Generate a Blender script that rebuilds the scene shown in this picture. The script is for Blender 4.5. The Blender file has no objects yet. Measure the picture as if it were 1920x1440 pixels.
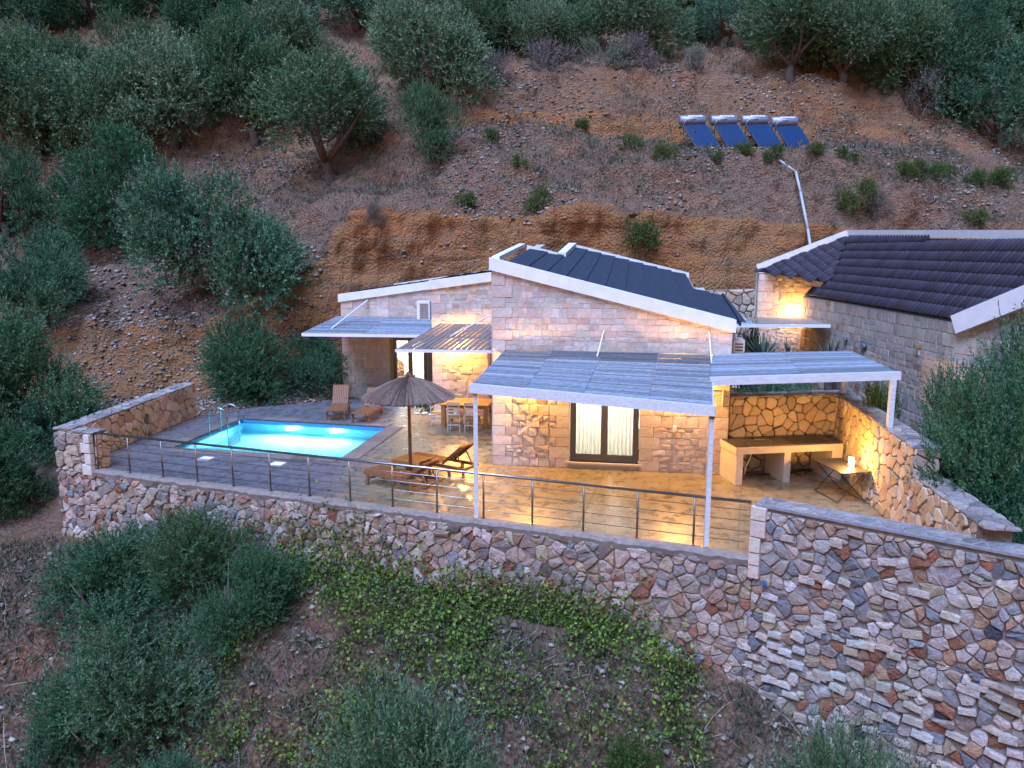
import bpy, math, random
import numpy as np
from mathutils import Vector, Matrix
from mathutils.bvhtree import BVHTree
R = math.radians
rnd = random.Random(7)
rng = np.random.default_rng(11)
scene = bpy.context.scene
COL = scene.collection

# ------------------------------------------------------------------ camera, sky, sun, exposure
cam_d = bpy.data.cameras.new('camera')
cam_d.sensor_width = 36.0
cam_d.lens = 36.0 * 1420.0 / 1920.0
cam_d.clip_end = 2000
cam = bpy.data.objects.new('camera', cam_d)
COL.objects.link(cam)
cam.location = (0, 0, 5.32)
cam.rotation_euler = (R(90 - 9.397), 0, 0)
scene.camera = cam

world = bpy.data.worlds.new('World')
scene.world = world
world.use_nodes = True
wn = world.node_tree
bg = wn.nodes['Background']
sky = wn.nodes.new('ShaderNodeTexSky')
sky.sky_type = 'NISHITA'
sky.sun_disc = False
sky.sun_elevation = R(1.0)
sky.sun_rotation = R(200)
sky.altitude = 200
sky.air_density = 1.0
sky.dust_density = 0.4
sky.ozone_density = 3.0
wn.links.new(sky.outputs[0], bg.inputs[0])
bg.inputs[1].default_value = 0.085

sun_d = bpy.data.lights.new('dusk_sun', 'SUN')
sun_d.energy = 1.25
sun_d.angle = R(42)
sun_d.color = (0.46, 0.59, 1.0)
sun = bpy.data.objects.new('dusk_sun', sun_d)
COL.objects.link(sun)
sun.rotation_euler = (R(30), 0, R(-25))

scene.view_settings.view_transform = 'Standard'
scene.view_settings.look = 'None'
scene.view_settings.gamma = 1.0
scene.view_settings.use_curve_mapping = False
scene.view_settings.exposure = 2.75
scene.cycles.use_denoising = True
scene.cycles.max_bounces = 6
scene.cycles.transparent_max_bounces = 12
scene.cycles.caustics_reflective = False
scene.cycles.caustics_refractive = False
scene.cycles.sample_clamp_indirect = 4.0

# ------------------------------------------------------------------ helpers
def link(o, parent=None):
    COL.objects.link(o)
    if parent is not None:
        o.parent = parent
    return o

def tag(o, label=None, cat=None, group=None, kind=None):
    if label: o['label'] = label
    if cat: o['category'] = cat
    if group: o['group'] = group
    if kind: o['kind'] = kind
    return o

def empty(name, loc, label, cat, group=None, rz=0.0):
    o = bpy.data.objects.new(name, None)
    o.empty_display_size = 0.2
    o.location = loc
    o.rotation_euler = (0, 0, rz)
    link(o)
    return tag(o, label, cat, group)

def copy_tree(o, parent=None):
    c = o.copy()
    COL.objects.link(c)
    if parent is not None:
        c.parent = parent
    for ch in list(o.children):
        copy_tree(ch, c)
    return c

def frame_of(p, q, up=(0, 0, 1)):
    d = (Vector(q) - Vector(p)).normalized()
    u = Vector(up)
    if abs(d.dot(u)) > 0.98:
        u = Vector((0, 1, 0))
    side = d.cross(u).normalized()
    return d, side, side.cross(d).normalized()

class MB:
    """collects shapes and links them as one mesh object"""
    def __init__(s):
        s.v = []; s.f = []; s.c = []
    def add(s, vs, fs, col=None):
        n = len(s.v)
        s.v.extend(tuple(p) for p in vs)
        s.f.extend(tuple(i + n for i in f) for f in fs)
        s.c.extend([col or (1, 1, 1)] * len(vs))
        return s
    def prism(s, poly, vec, col=None):
        n = len(poly); vec = Vector(vec)
        a = [Vector(p) for p in poly]; b = [p + vec for p in a]
        nrm = Vector((0, 0, 0))
        for i in range(n):
            nrm += a[i].cross(a[(i + 1) % n])
        if nrm.dot(vec) > 0:
            a.reverse(); b.reverse()
        fs = [tuple(range(n)), tuple(range(2 * n - 1, n - 1, -1))]
        fs += [(i, i + n, (i + 1) % n + n, (i + 1) % n) for i in range(n)]
        return s.add(a + b, fs, col)
    def box(s, x0, x1, y0, y1, z0, z1, col=None):
        return s.prism([(x0, y0, z0), (x1, y0, z0), (x1, y1, z0), (x0, y1, z0)], (0, 0, z1 - z0), col)
    def beam(s, p, q, w, h, up=(0, 0, 1), col=None):
        d, sd, u = frame_of(p, q, up)
        p = Vector(p); q = Vector(q)
        return s.prism([p - sd * w / 2 - u * h / 2, p + sd * w / 2 - u * h / 2,
                        p + sd * w / 2 + u * h / 2, p - sd * w / 2 + u * h / 2], q - p, col)
    def tube(s, pts, r, n=8, col=None, cap=True):
        rr = r if isinstance(r, (list, tuple)) else [r] * len(pts)
        pts = [Vector(p) for p in pts]
        vs = []; fs = []
        u = None
        for i, p in enumerate(pts):
            d = (pts[min(i + 1, len(pts) - 1)] - pts[max(i - 1, 0)]).normalized()
            if u is None:
                u = Vector((0, 0, 1)) if abs(d.z) < 0.9 else Vector((1, 0, 0))
            sd = d.cross(u)
            if sd.length < 1e-4: sd = d.cross(Vector((0, 1, 0)))
            sd.normalize(); u = sd.cross(d).normalized()
            for k in range(n):
                a = 2 * math.pi * k / n
                vs.append(p + (sd * math.cos(a) + u * math.sin(a)) * rr[i])
        for i in range(len(pts) - 1):
            for k in range(n):
                a = i * n + k; b = i * n + (k + 1) % n
                fs.append((a, b, b + n, a + n))
        if cap:
            fs.append(tuple(range(n - 1, -1, -1)))
            fs.append(tuple(range((len(pts) - 1) * n, len(pts) * n)))
        return s.add(vs, fs, col)
    def lathe(s, prof, n=16, c=(0, 0, 0), col=None):
        vs = []; fs = []
        for (r, z) in prof:
            for k in range(n):
                a = 2 * math.pi * k / n
                vs.append((c[0] + r * math.cos(a), c[1] + r * math.sin(a), c[2] + z))
        for i in range(len(prof) - 1):
            for k in range(n):
                a = i * n + k; b = i * n + (k + 1) % n
                fs.append((a, b, b + n, a + n))
        fs.append(tuple(range(n - 1, -1, -1)))
        fs.append(tuple(range((len(prof) - 1) * n, len(prof) * n)))
        return s.add(vs, fs, col)
    def build(s, name, m, parent=None, smooth=False, kind=None, col=False):
        me = bpy.data.meshes.new(name)
        me.from_pydata(s.v, [], s.f)
        if col:
            at = me.attributes.new('col', 'FLOAT_COLOR', 'POINT')
            arr = np.ones((len(s.v), 4), np.float32); arr[:, :3] = np.array(s.c)
            at.data.foreach_set('color', arr.ravel())
        if smooth:
            me.polygons.foreach_set('use_smooth', [True] * len(me.polygons))
        me.materials.append(m)
        o = bpy.data.objects.new(name, me)
        link(o, parent)
        if kind: o['kind'] = kind
        return o

def np_mesh(name, v, f, m, col=None, smooth=False, attrs=None):
    """v (n,3), f (k,4) or (k,3) arrays"""
    me = bpy.data.meshes.new(name)
    k = f.shape[1]
    me.vertices.add(len(v)); me.vertices.foreach_set('co', np.asarray(v, np.float32).ravel())
    me.loops.add(f.size); me.loops.foreach_set('vertex_index', f.astype(np.int32).ravel())
    me.polygons.add(len(f))
    me.polygons.foreach_set('loop_start', np.arange(0, f.size, k, dtype=np.int32))
    me.polygons.foreach_set('loop_total', np.full(len(f), k, np.int32))
    if smooth: me.polygons.foreach_set('use_smooth', np.ones(len(f), bool))
    me.update(calc_edges=True)
    if col is not None:
        at = me.attributes.new('col', 'FLOAT_COLOR', 'POINT')
        arr = np.ones((len(v), 4), np.float32); arr[:, :3] = col
        at.data.foreach_set('color', arr.ravel())
    for n, a in (attrs or {}).items():
        at = me.attributes.new(n, 'FLOAT', 'POINT'); at.data.foreach_set('value', a.astype(np.float32))
    me.materials.append(m)
    return me

# ------------------------------------------------------------------ materials
def new_mat(name):
    m = bpy.data.materials.new(name); m.use_nodes = True
    nt = m.node_tree
    return m, nt, nt.nodes['Principled BSDF']

def node(nt, t, **kw):
    n = nt.nodes.new(t)
    for k, v in kw.items():
        if k in n.inputs.keys(): n.inputs[k].default_value = v
        else: setattr(n, k, v)
    return n

def ramp(nt, stops, fac=None, interp='LINEAR'):
    n = nt.nodes.new('ShaderNodeValToRGB')
    n.color_ramp.interpolation = interp
    el = n.color_ramp.elements
    while len(el) < len(stops): el.new(0.5)
    for e, (p, c) in zip(el, stops):
        e.position = p; e.color = (*c, 1)
    if fac is not None: nt.links.new(fac, n.inputs[0])
    return n

def mixc(nt, blend, a, b, fac=1.0):
    n = nt.nodes.new('ShaderNodeMix'); n.data_type = 'RGBA'; n.blend_type = blend
    n.inputs[0].default_value = fac if not hasattr(fac, 'links') else 1
    if hasattr(fac, 'links'): nt.links.new(fac, n.inputs[0])
    for i, x in ((6, a), (7, b)):
        if hasattr(x, 'links'): nt.links.new(x, n.inputs[i])
        else: n.inputs[i].default_value = (*x, 1)
    return n.outputs[2]

def mat(name, color, rough=0.7, metal=0.0, var=0.25, scale=6.0, bump=0.2, bscale=30.0, bdist=0.01, attr=False, stretch=None, spec=0.4):
    m, nt, p = new_mat(name)
    tc = node(nt, 'ShaderNodeTexCoord')
    src = tc.outputs['Object']
    if stretch:
        mp = node(nt, 'ShaderNodeMapping'); mp.inputs['Scale'].default_value = stretch
        nt.links.new(src, mp.inputs[0]); src = mp.outputs[0]
    n1 = node(nt, 'ShaderNodeTexNoise', Scale=scale, Detail=6.0, Roughness=0.65)
    nt.links.new(src, n1.inputs['Vector'])
    r = ramp(nt, [(0.25, (1 - var,) * 3), (0.75, (1 + var * 0.6,) * 3)], n1.outputs[0])
    if attr:
        at = node(nt, 'ShaderNodeAttribute', attribute_name='col')
        base = mixc(nt, 'MULTIPLY', at.outputs['Color'], color)
    else:
        base = color
    c = mixc(nt, 'MULTIPLY', base, r.outputs[0])
    nt.links.new(c, p.inputs['Base Color'])
    p.inputs['Roughness'].default_value = rough
    p.inputs['Metallic'].default_value = metal
    p.inputs['Specular IOR Level'].default_value = spec
    if bump:
        n2 = node(nt, 'ShaderNodeTexNoise', Scale=bscale, Detail=5.0, Roughness=0.7)
        nt.links.new(src, n2.inputs['Vector'])
        b = node(nt, 'ShaderNodeBump', Strength=bump, Distance=bdist)
        nt.links.new(n2.outputs[0], b.inputs['Height'])
        nt.links.new(b.outputs[0], p.inputs['Normal'])
    return m

def stone_mat(name, rough=0.85, speck=0.35, bump=0.8, bd=0.03, sc=9.0):
    """stone colour from each stone's own attribute, with mineral veins, patches and pitted relief"""
    m, nt, p = new_mat(name)
    tc = node(nt, 'ShaderNodeTexCoord')
    at = node(nt, 'ShaderNodeAttribute', attribute_name='col')
    n1 = node(nt, 'ShaderNodeTexNoise', Scale=sc, Detail=8.0, Roughness=0.75)
    n2 = node(nt, 'ShaderNodeTexNoise', Scale=sc * 4.5, Detail=4.0, Roughness=0.7)
    n3 = node(nt, 'ShaderNodeTexNoise', Scale=sc * 0.5, Detail=3.0, Distortion=1.0)
    for n in (n1, n2, n3): nt.links.new(tc.outputs['Object'], n.inputs['Vector'])
    r1 = ramp(nt, [(0.3, (1 - speck,) * 3), (0.52, (1, 1, 1)), (0.72, (1 + speck, 1 + speck * .95, 1 + speck * .85))], n1.outputs[0])
    r3 = ramp(nt, [(0.42, (1, 1, 1)), (0.68, (1.12, 0.9, 0.78))], n3.outputs[0])
    c = mixc(nt, 'MULTIPLY', at.outputs['Color'], r1.outputs[0])
    c = mixc(nt, 'MULTIPLY', c, r3.outputs[0])
    nt.links.new(c, p.inputs['Base Color'])
    p.inputs['Roughness'].default_value = rough
    p.inputs['Specular IOR Level'].default_value = 0.25
    add = node(nt, 'ShaderNodeMath', operation='ADD')
    nt.links.new(n1.outputs[0], add.inputs[0]); nt.links.new(n2.outputs[0], add.inputs[1])
    b = node(nt, 'ShaderNodeBump', Strength=bump, Distance=bd)
    nt.links.new(add.outputs[0], b.inputs['Height']); nt.links.new(b.outputs[0], p.inputs['Normal'])
    return m

M = {}
M['rubble'] = stone_mat('rubble_stone', bd=0.06, bump=1.0, speck=.38)
M['ashlar'] = stone_mat('ashlar_stone', speck=0.22, bd=0.02, sc=7.0)
M['rough_ashlar'] = stone_mat('split_faced_stone', speck=0.25, bump=1.0, bd=0.09, sc=5.0)
M['mortar'] = mat('grey_mortar', (0.25, 0.215, 0.19), 0.95, var=0.4, scale=9, bump=0.8, bscale=45, bdist=0.02)
M['mortar_buff'] = mat('buff_mortar', (0.50, 0.455, 0.40), 0.95, var=0.25, scale=9, bump=0.5, bscale=45, bdist=0.01)
M['joint_dark'] = mat('recessed_joint', (0.17, 0.13, 0.095), 0.95, var=0.4, scale=12, bump=0.5)
M['render_white'] = mat('white_render', (0.74, 0.74, 0.74), 0.85, var=0.12, scale=3, bump=0.25, bscale=60)
M['white_wood'] = mat('white_painted_timber', (0.60, 0.62, 0.64), 0.6, var=0.25, scale=4, bump=0.3, bscale=12, stretch=(1, 8, 8))
M['white_metal'] = mat('white_painted_metal', (0.72, 0.73, 0.75), 0.45, var=0.08, bump=0)
M['slat'] = mat('weathered_white_slat', (0.31, 0.36, 0.42), 0.8, var=0.6, scale=5, bump=0.5, bscale=20, attr=True, stretch=(1.5, 6, 6))
M['slat_dark'] = mat('grey_brown_slat', (0.20, 0.17, 0.16), 0.75, var=0.35, scale=5, bump=0.4, bscale=20)
M['roof_blue'] = mat('dark_metal_tile', (0.035, 0.045, 0.065), 0.75, var=0.35, scale=7, bump=0.5, bscale=60, bdist=0.006, spec=0.2)
M['roof_tile'] = mat('dark_clay_tile', (0.046, 0.040, 0.054), 0.8, var=0.5, scale=5, bump=0.4, bscale=40, attr=True)
M['teak'] = mat('teak', (0.22, 0.10, 0.045), 0.55, var=0.4, scale=9, bump=0.3, bscale=30, stretch=(2, 12, 12))
M['table_wood'] = mat('honey_wood', (0.36, 0.20, 0.07), 0.5, var=0.3, scale=7, bump=0.25, stretch=(2, 10, 10))
M['thatch'] = mat('reed_thatch', (0.21, 0.15, 0.12), 0.95, var=0.5, scale=14, bump=0.8, bscale=60, attr=True)
M['pole_wood'] = mat('umbrella_pole_wood', (0.18, 0.11, 0.07), 0.7, var=0.3, scale=12)
M['chair_white'] = mat('white_chair_paint', (0.66, 0.62, 0.57), 0.6, var=0.12, bump=0.1)
M['rush'] = mat('rush_seat', (0.42, 0.32, 0.18), 0.9, var=0.3, scale=30, bump=0.6, bscale=90)
M['steel'] = mat('brushed_steel', (0.32, 0.33, 0.36), 0.28, metal=1.0, var=0.1, bump=0)
M['bronze'] = mat('dull_steel_post', (0.20, 0.18, 0.17), 0.4, metal=0.8, var=0.15, bump=0)
M['aluminium'] = mat('grey_window_frame', (0.10, 0.105, 0.12), 0.45, metal=0.3, var=0.08, bump=0)
M['black'] = mat('black_rubber', (0.015, 0.015, 0.017), 0.6, var=0.2, bump=0)
M['black_metal'] = mat('black_table_metal', (0.025, 0.025, 0.028), 0.4, var=0.2, bump=0.1)
M['counter'] = mat('dark_counter_slab', (0.055, 0.05, 0.048), 0.35, var=0.4, scale=8, bump=0.1)
M['plaster'] = mat('cream_plaster', (0.62, 0.53, 0.45), 0.9, var=0.15, scale=4, bump=0.3)
M['solar'] = mat('solar_collector_glass', (0.010, 0.035, 0.10), 0.35, var=0.15, scale=3, bump=0, spec=0.3)
M['tank'] = mat('brushed_tank_metal', (0.26, 0.31, 0.40), 0.45, metal=0.4, var=0.1, bump=0)
M['room_white'] = mat('white_room_plaster', (0.82, 0.82, 0.80), 0.9, var=0.05, bump=0)
M['label'] = mat('white_tank_label', (0.75, 0.76, 0.78), 0.5, var=0.02, bump=0)
M['ink'] = mat('dark_blue_print', (0.02, 0.05, 0.22), 0.5, var=0.02, bump=0)
M['pipe'] = mat('white_plastic_pipe', (0.42, 0.44, 0.47), 0.5, var=0.1, bump=0)
M['blue_pipe'] = mat('blue_plastic_pipe', (0.02, 0.09, 0.22), 0.5, var=0.1, bump=0)
M['bark'] = mat('olive_bark', (0.13, 0.10, 0.085), 0.95, var=0.5, scale=7, bump=0.9, bscale=18, bdist=0.04)
M['pebble'] = mat('white_pebble', (0.6, 0.58, 0.54), 0.7, var=0.15)
M['curtain'] = None
M['rock'] = mat('loose_rock', (1, 1, 1), 0.95, var=0.3, scale=12, bump=0.6, bscale=30, attr=True)

def leaf_mat(name, tint, trans=0.22):
    m, nt, p = new_mat(name)
    at = node(nt, 'ShaderNodeAttribute', attribute_name='col')
    inf = node(nt, 'ShaderNodeObjectInfo')
    r = ramp(nt, [(0, (0.62, 0.80, 0.62)), (1, (1.25, 1.2, 1.2))], inf.outputs['Random'])
    c = mixc(nt, 'MULTIPLY', at.outputs['Color'], tint)
    c = mixc(nt, 'MULTIPLY', c, r.outputs[0])
    nt.links.new(c, p.inputs['Base Color'])
    p.inputs['Roughness'].default_value = 0.6
    p.inputs['Specular IOR Level'].default_value = 0.25
    tr = node(nt, 'ShaderNodeBsdfTranslucent'); nt.links.new(c, tr.inputs[0])
    mx = node(nt, 'ShaderNodeMixShader'); mx.inputs[0].default_value = trans
    nt.links.new(p.outputs[0], mx.inputs[1]); nt.links.new(tr.outputs[0], mx.inputs[2])
    nt.links.new(mx.outputs[0], nt.nodes['Material Output'].inputs[0])
    return m
M['olive'] = leaf_mat('olive_leaf', (1, 1, 1))
M['green'] = leaf_mat('green_leaf', (1, 1, 1))

def emit(name, c, s):
    m, nt, p = new_mat(name)
    p.inputs['Emission Color'].default_value = (*c, 1); p.inputs['Emission Strength'].default_value = s
    p.inputs['Base Color'].default_value = (0.8, 0.8, 0.8, 1)
    return m
M['bulb'] = emit('lit_lamp_glass', (1.0, 0.62, 0.22), 9.0)
M['pool_bulb'] = emit('lit_pool_lamp', (0.75, 0.95, 1.0), 14.0)

def curtain_mat():
    m, nt, p = new_mat('thin_curtain')
    p.inputs['Base Color'].default_value = (0.72, 0.68, 0.6, 1); p.inputs['Roughness'].default_value = 0.9
    tr = node(nt, 'ShaderNodeBsdfTranslucent'); tr.inputs[0].default_value = (0.82, 0.78, 0.68, 1)
    mx = node(nt, 'ShaderNodeMixShader'); mx.inputs[0].default_value = 0.6
    nt.links.new(p.outputs[0], mx.inputs[1]); nt.links.new(tr.outputs[0], mx.inputs[2])
    nt.links.new(mx.outputs[0], nt.nodes['Material Output'].inputs[0])
    return m
M['curtain'] = curtain_mat()

def pane_mat():
    m, nt, p = new_mat('window_glass')
    nt.nodes.remove(p)
    g = node(nt, 'ShaderNodeBsdfGlossy', Roughness=0.03); t = node(nt, 'ShaderNodeBsdfTransparent')
    t.inputs[0].default_value = (0.92, 0.95, 0.96, 1)
    fr = node(nt, 'ShaderNodeFresnel', IOR=1.5)
    mx = node(nt, 'ShaderNodeMixShader')
    nt.links.new(fr.outputs[0], mx.inputs[0]); nt.links.new(t.outputs[0], mx.inputs[1]); nt.links.new(g.outputs[0], mx.inputs[2])
    nt.links.new(mx.outputs[0], nt.nodes['Material Output'].inputs[0])
    return m
M['pane'] = pane_mat()

def water_mat():
    m, nt, p = new_mat('pool_water')
    nt.nodes.remove(p)
    rf = node(nt, 'ShaderNodeBsdfRefraction', Roughness=0.02, IOR=1.33); rf.inputs[0].default_value = (0.72, 0.95, 1.0, 1)
    g = node(nt, 'ShaderNodeBsdfGlossy', Roughness=0.04)
    fr = node(nt, 'ShaderNodeFresnel', IOR=1.33)
    mx = node(nt, 'ShaderNodeMixShader')
    tc = node(nt, 'ShaderNodeTexCoord')
    n = node(nt, 'ShaderNodeTexNoise', Scale=2.2, Detail=2.0)
    nt.links.new(tc.outputs['Object'], n.inputs['Vector'])
    b = node(nt, 'ShaderNodeBump', Strength=0.25, Distance=0.03)
    nt.links.new(n.outputs[0], b.inputs['Height'])
    nt.links.new(b.outputs[0], rf.inputs['Normal']); nt.links.new(b.outputs[0], g.inputs['Normal'])
    nt.links.new(fr.outputs[0], mx.inputs[0]); nt.links.new(rf.outputs[0], mx.inputs[1]); nt.links.new(g.outputs[0], mx.inputs[2])
    nt.links.new(mx.outputs[0], nt.nodes['Material Output'].inputs[0])
    return m
M['water'] = water_mat()
M['basin'] = mat('pool_blue_lining', (0.34, 0.74, 0.90), 0.6, var=0.06, bump=0)
M['basin_band'] = mat('pool_waterline_tile', (0.06, 0.30, 0.58), 0.4, var=0.2, scale=20, bump=0)

def floor_mat():
    m, nt, p = new_mat('stamped_concrete')
    tc = node(nt, 'ShaderNodeTexCoord')
    n1 = node(nt, 'ShaderNodeTexNoise', Scale=0.9, Detail=8.0, Roughness=0.7, Distortion=0.6)
    n2 = node(nt, 'ShaderNodeTexNoise', Scale=3.2, Detail=8.0, Roughness=0.62, Distortion=0.3)
    n3 = node(nt, 'ShaderNodeTexNoise', Scale=26.0, Detail=4.0)
    for n in (n1, n2, n3): nt.links.new(tc.outputs['Object'], n.inputs['Vector'])
    r1 = ramp(nt, [(0.3, (0.19, 0.145, 0.085)), (0.5, (0.245, 0.19, 0.11)), (0.7, (0.30, 0.24, 0.145))], n1.outputs[0])
    r2 = ramp(nt, [(0.3, (0.62, 0.6, 0.58)), (0.55, (1, 1, 1)), (0.75, (1.25, 1.2, 1.1))], n2.outputs[0])
    c = mixc(nt, 'MULTIPLY', r1.outputs[0], r2.outputs[0])
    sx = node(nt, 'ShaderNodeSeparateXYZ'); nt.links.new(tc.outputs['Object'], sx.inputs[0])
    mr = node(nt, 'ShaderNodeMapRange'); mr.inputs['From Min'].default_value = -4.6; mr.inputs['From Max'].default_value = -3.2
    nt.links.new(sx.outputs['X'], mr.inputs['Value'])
    g_ = mixc(nt, 'MULTIPLY', (0.135, 0.135, 0.155), r2.outputs[0])       # greyer floor tone, blended in towards the pool side
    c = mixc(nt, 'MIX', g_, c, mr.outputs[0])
    nt.links.new(c, p.inputs['Base Color'])
    rr = ramp(nt, [(0.35, (0.16,) * 3), (0.65, (0.5,) * 3)], n2.outputs[0])
    nt.links.new(rr.outputs[0], p.inputs['Roughness'])
    p.inputs['Specular IOR Level'].default_value = 0.5
    ad = node(nt, 'ShaderNodeMath', operation='ADD')
    nt.links.new(n2.outputs[0], ad.inputs[0])
    ml = node(nt, 'ShaderNodeMath', operation='MULTIPLY'); ml.inputs[1].default_value = 0.25
    nt.links.new(n3.outputs[0], ml.inputs[0]); nt.links.new(ml.outputs[0], ad.inputs[1])
    b = node(nt, 'ShaderNodeBump', Strength=0.35, Distance=0.03)
    nt.links.new(ad.outputs[0], b.inputs['Height']); nt.links.new(b.outputs[0], p.inputs['Normal'])
    return m
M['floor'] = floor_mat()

def ground_mat():
    m, nt, p = new_mat('stony_red_earth')
    tc = node(nt, 'ShaderNodeTexCoord')
    zn = node(nt, 'ShaderNodeAttribute', attribute_name='zone')
    nb = node(nt, 'ShaderNodeTexNoise', Scale=0.35, Detail=8.0, Roughness=0.7)
    nm = node(nt, 'ShaderNodeTexNoise', Scale=2.5, Detail=8.0, Roughness=0.75)
    nf = node(nt, 'ShaderNodeTexNoise', Scale=14.0, Detail=6.0, Roughness=0.8)
    vo = node(nt, 'ShaderNodeTexVoronoi', Scale=9.0, Randomness=1.0)
    v2 = node(nt, 'ShaderNodeTexVoronoi', Scale=22.0, Randomness=1.0)
    for n in (nb, nm, nf, vo, v2): nt.links.new(tc.outputs['Object'], n.inputs['Vector'])
    # stretched strata for the cut bank
    mp = node(nt, 'ShaderNodeMapping'); mp.inputs['Scale'].default_value = (0.25, 0.25, 1.6)
    nt.links.new(tc.outputs['Object'], mp.inputs[0])
    ns = node(nt, 'ShaderNodeTexNoise', Scale=1.1, Detail=7.0, Roughness=0.65, Distortion=0.5)
    nt.links.new(mp.outputs[0], ns.inputs['Vector'])
    clay = ramp(nt, [(0.25, (0.13, 0.075, 0.05)), (0.38, (0.30, 0.145, 0.065)), (0.50, (0.50, 0.25, 0.105)), (0.60, (0.33, 0.19, 0.10)), (0.78, (0.50, 0.35, 0.22))], ns.outputs[0])
    soil = ramp(nt, [(0.3, (0.15, 0.095, 0.062)), (0.5, (0.34, 0.215, 0.14)), (0.7, (0.52, 0.38, 0.27))], nm.outputs[0])
    peb = ramp(nt, [(0.0, (0.52, 0.45, 0.39)), (0.22, (0.32, 0.25, 0.20)), (0.45, (0.12, 0.085, 0.065))], vo.outputs['Distance'])
    pebc = mixc(nt, 'OVERLAY', peb.outputs[0], v2.outputs['Color'], 0.35)
    hs = node(nt, 'ShaderNodeHueSaturation'); hs.inputs['Saturation'].default_value = 0.5
    nt.links.new(pebc, hs.inputs['Color'])
    pm = ramp(nt, [(0.42, (0, 0, 0)), (0.62, (1, 1, 1))], nf.outputs[0])
    gra = mixc(nt, 'MIX', soil.outputs[0], hs.outputs[0], pm.outputs[0])
    ad = node(nt, 'ShaderNodeMath', operation='MULTIPLY_ADD'); ad.inputs[1].default_value = 0.9; ad.inputs[2].default_value = -0.45
    nt.links.new(nm.outputs[0], ad.inputs[0])
    a2 = node(nt, 'ShaderNodeMath', operation='ADD', use_clamp=True)
    nt.links.new(zn.outputs['Fac'], a2.inputs[0]); nt.links.new(ad.outputs[0], a2.inputs[1])
    c = mixc(nt, 'MIX', gra, clay.outputs[0], a2.outputs[0])
    red = ramp(nt, [(0.45, (1, 1, 1)), (0.7, (1.15, 0.86, 0.72))], nb.outputs[0])
    c = mixc(nt, 'MULTIPLY', c, red.outputs[0])
    nt.links.new(c, p.inputs['Base Color'])
    p.inputs['Roughness'].default_value = 0.95; p.inputs['Specular IOR Level'].default_value = 0.15
    h = node(nt, 'ShaderNodeMath', operation='ADD'); nt.links.new(nf.outputs[0], h.inputs[0]); nt.links.new(nm.outputs[0], h.inputs[1])
    h2 = node(nt, 'ShaderNodeMath', operation='SUBTRACT'); nt.links.new(h.outputs[0], h2.inputs[0]); nt.links.new(vo.outputs['Distance'], h2.inputs[1])
    b = node(nt, 'ShaderNodeBump', Strength=1.0, Distance=0.2)
    nt.links.new(h2.outputs[0], b.inputs['Height']); nt.links.new(b.outputs[0], p.inputs['Normal'])
    return m
M['ground'] = ground_mat()

# ------------------------------------------------------------------ terrain: one lofted sheet
def vnoise(p, seed=0):
    """value noise, p (n,3)"""
    i = np.floor(p).astype(np.int64); f = p - i; f = f * f * (3 - 2 * f)
    out = np.zeros(len(p))
    for dx in (0, 1):
        for dy in (0, 1):
            for dz in (0, 1):
                h = (i[:, 0] + dx) * 374761393 + (i[:, 1] + dy) * 668265263 + (i[:, 2] + dz) * 2147483647 + seed * 1274126177
                h = (h ^ (h >> 13)) * 1274126177
                h = ((h ^ (h >> 16)) & 0xffffff) / float(0xffffff)
                w = (f[:, 0] if dx else 1 - f[:, 0]) * (f[:, 1] if dy else 1 - f[:, 1]) * (f[:, 2] if dz else 1 - f[:, 2])
                out += w * h
    return out * 2 - 1

def fbm(p, octv=4, seed=0):
    o = np.zeros(len(p)); a = 1.0; q = p.copy()
    for k in range(octv):
        o += a * vnoise(q, seed + k); a *= 0.5; q = q * 2.03
    return o

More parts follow.
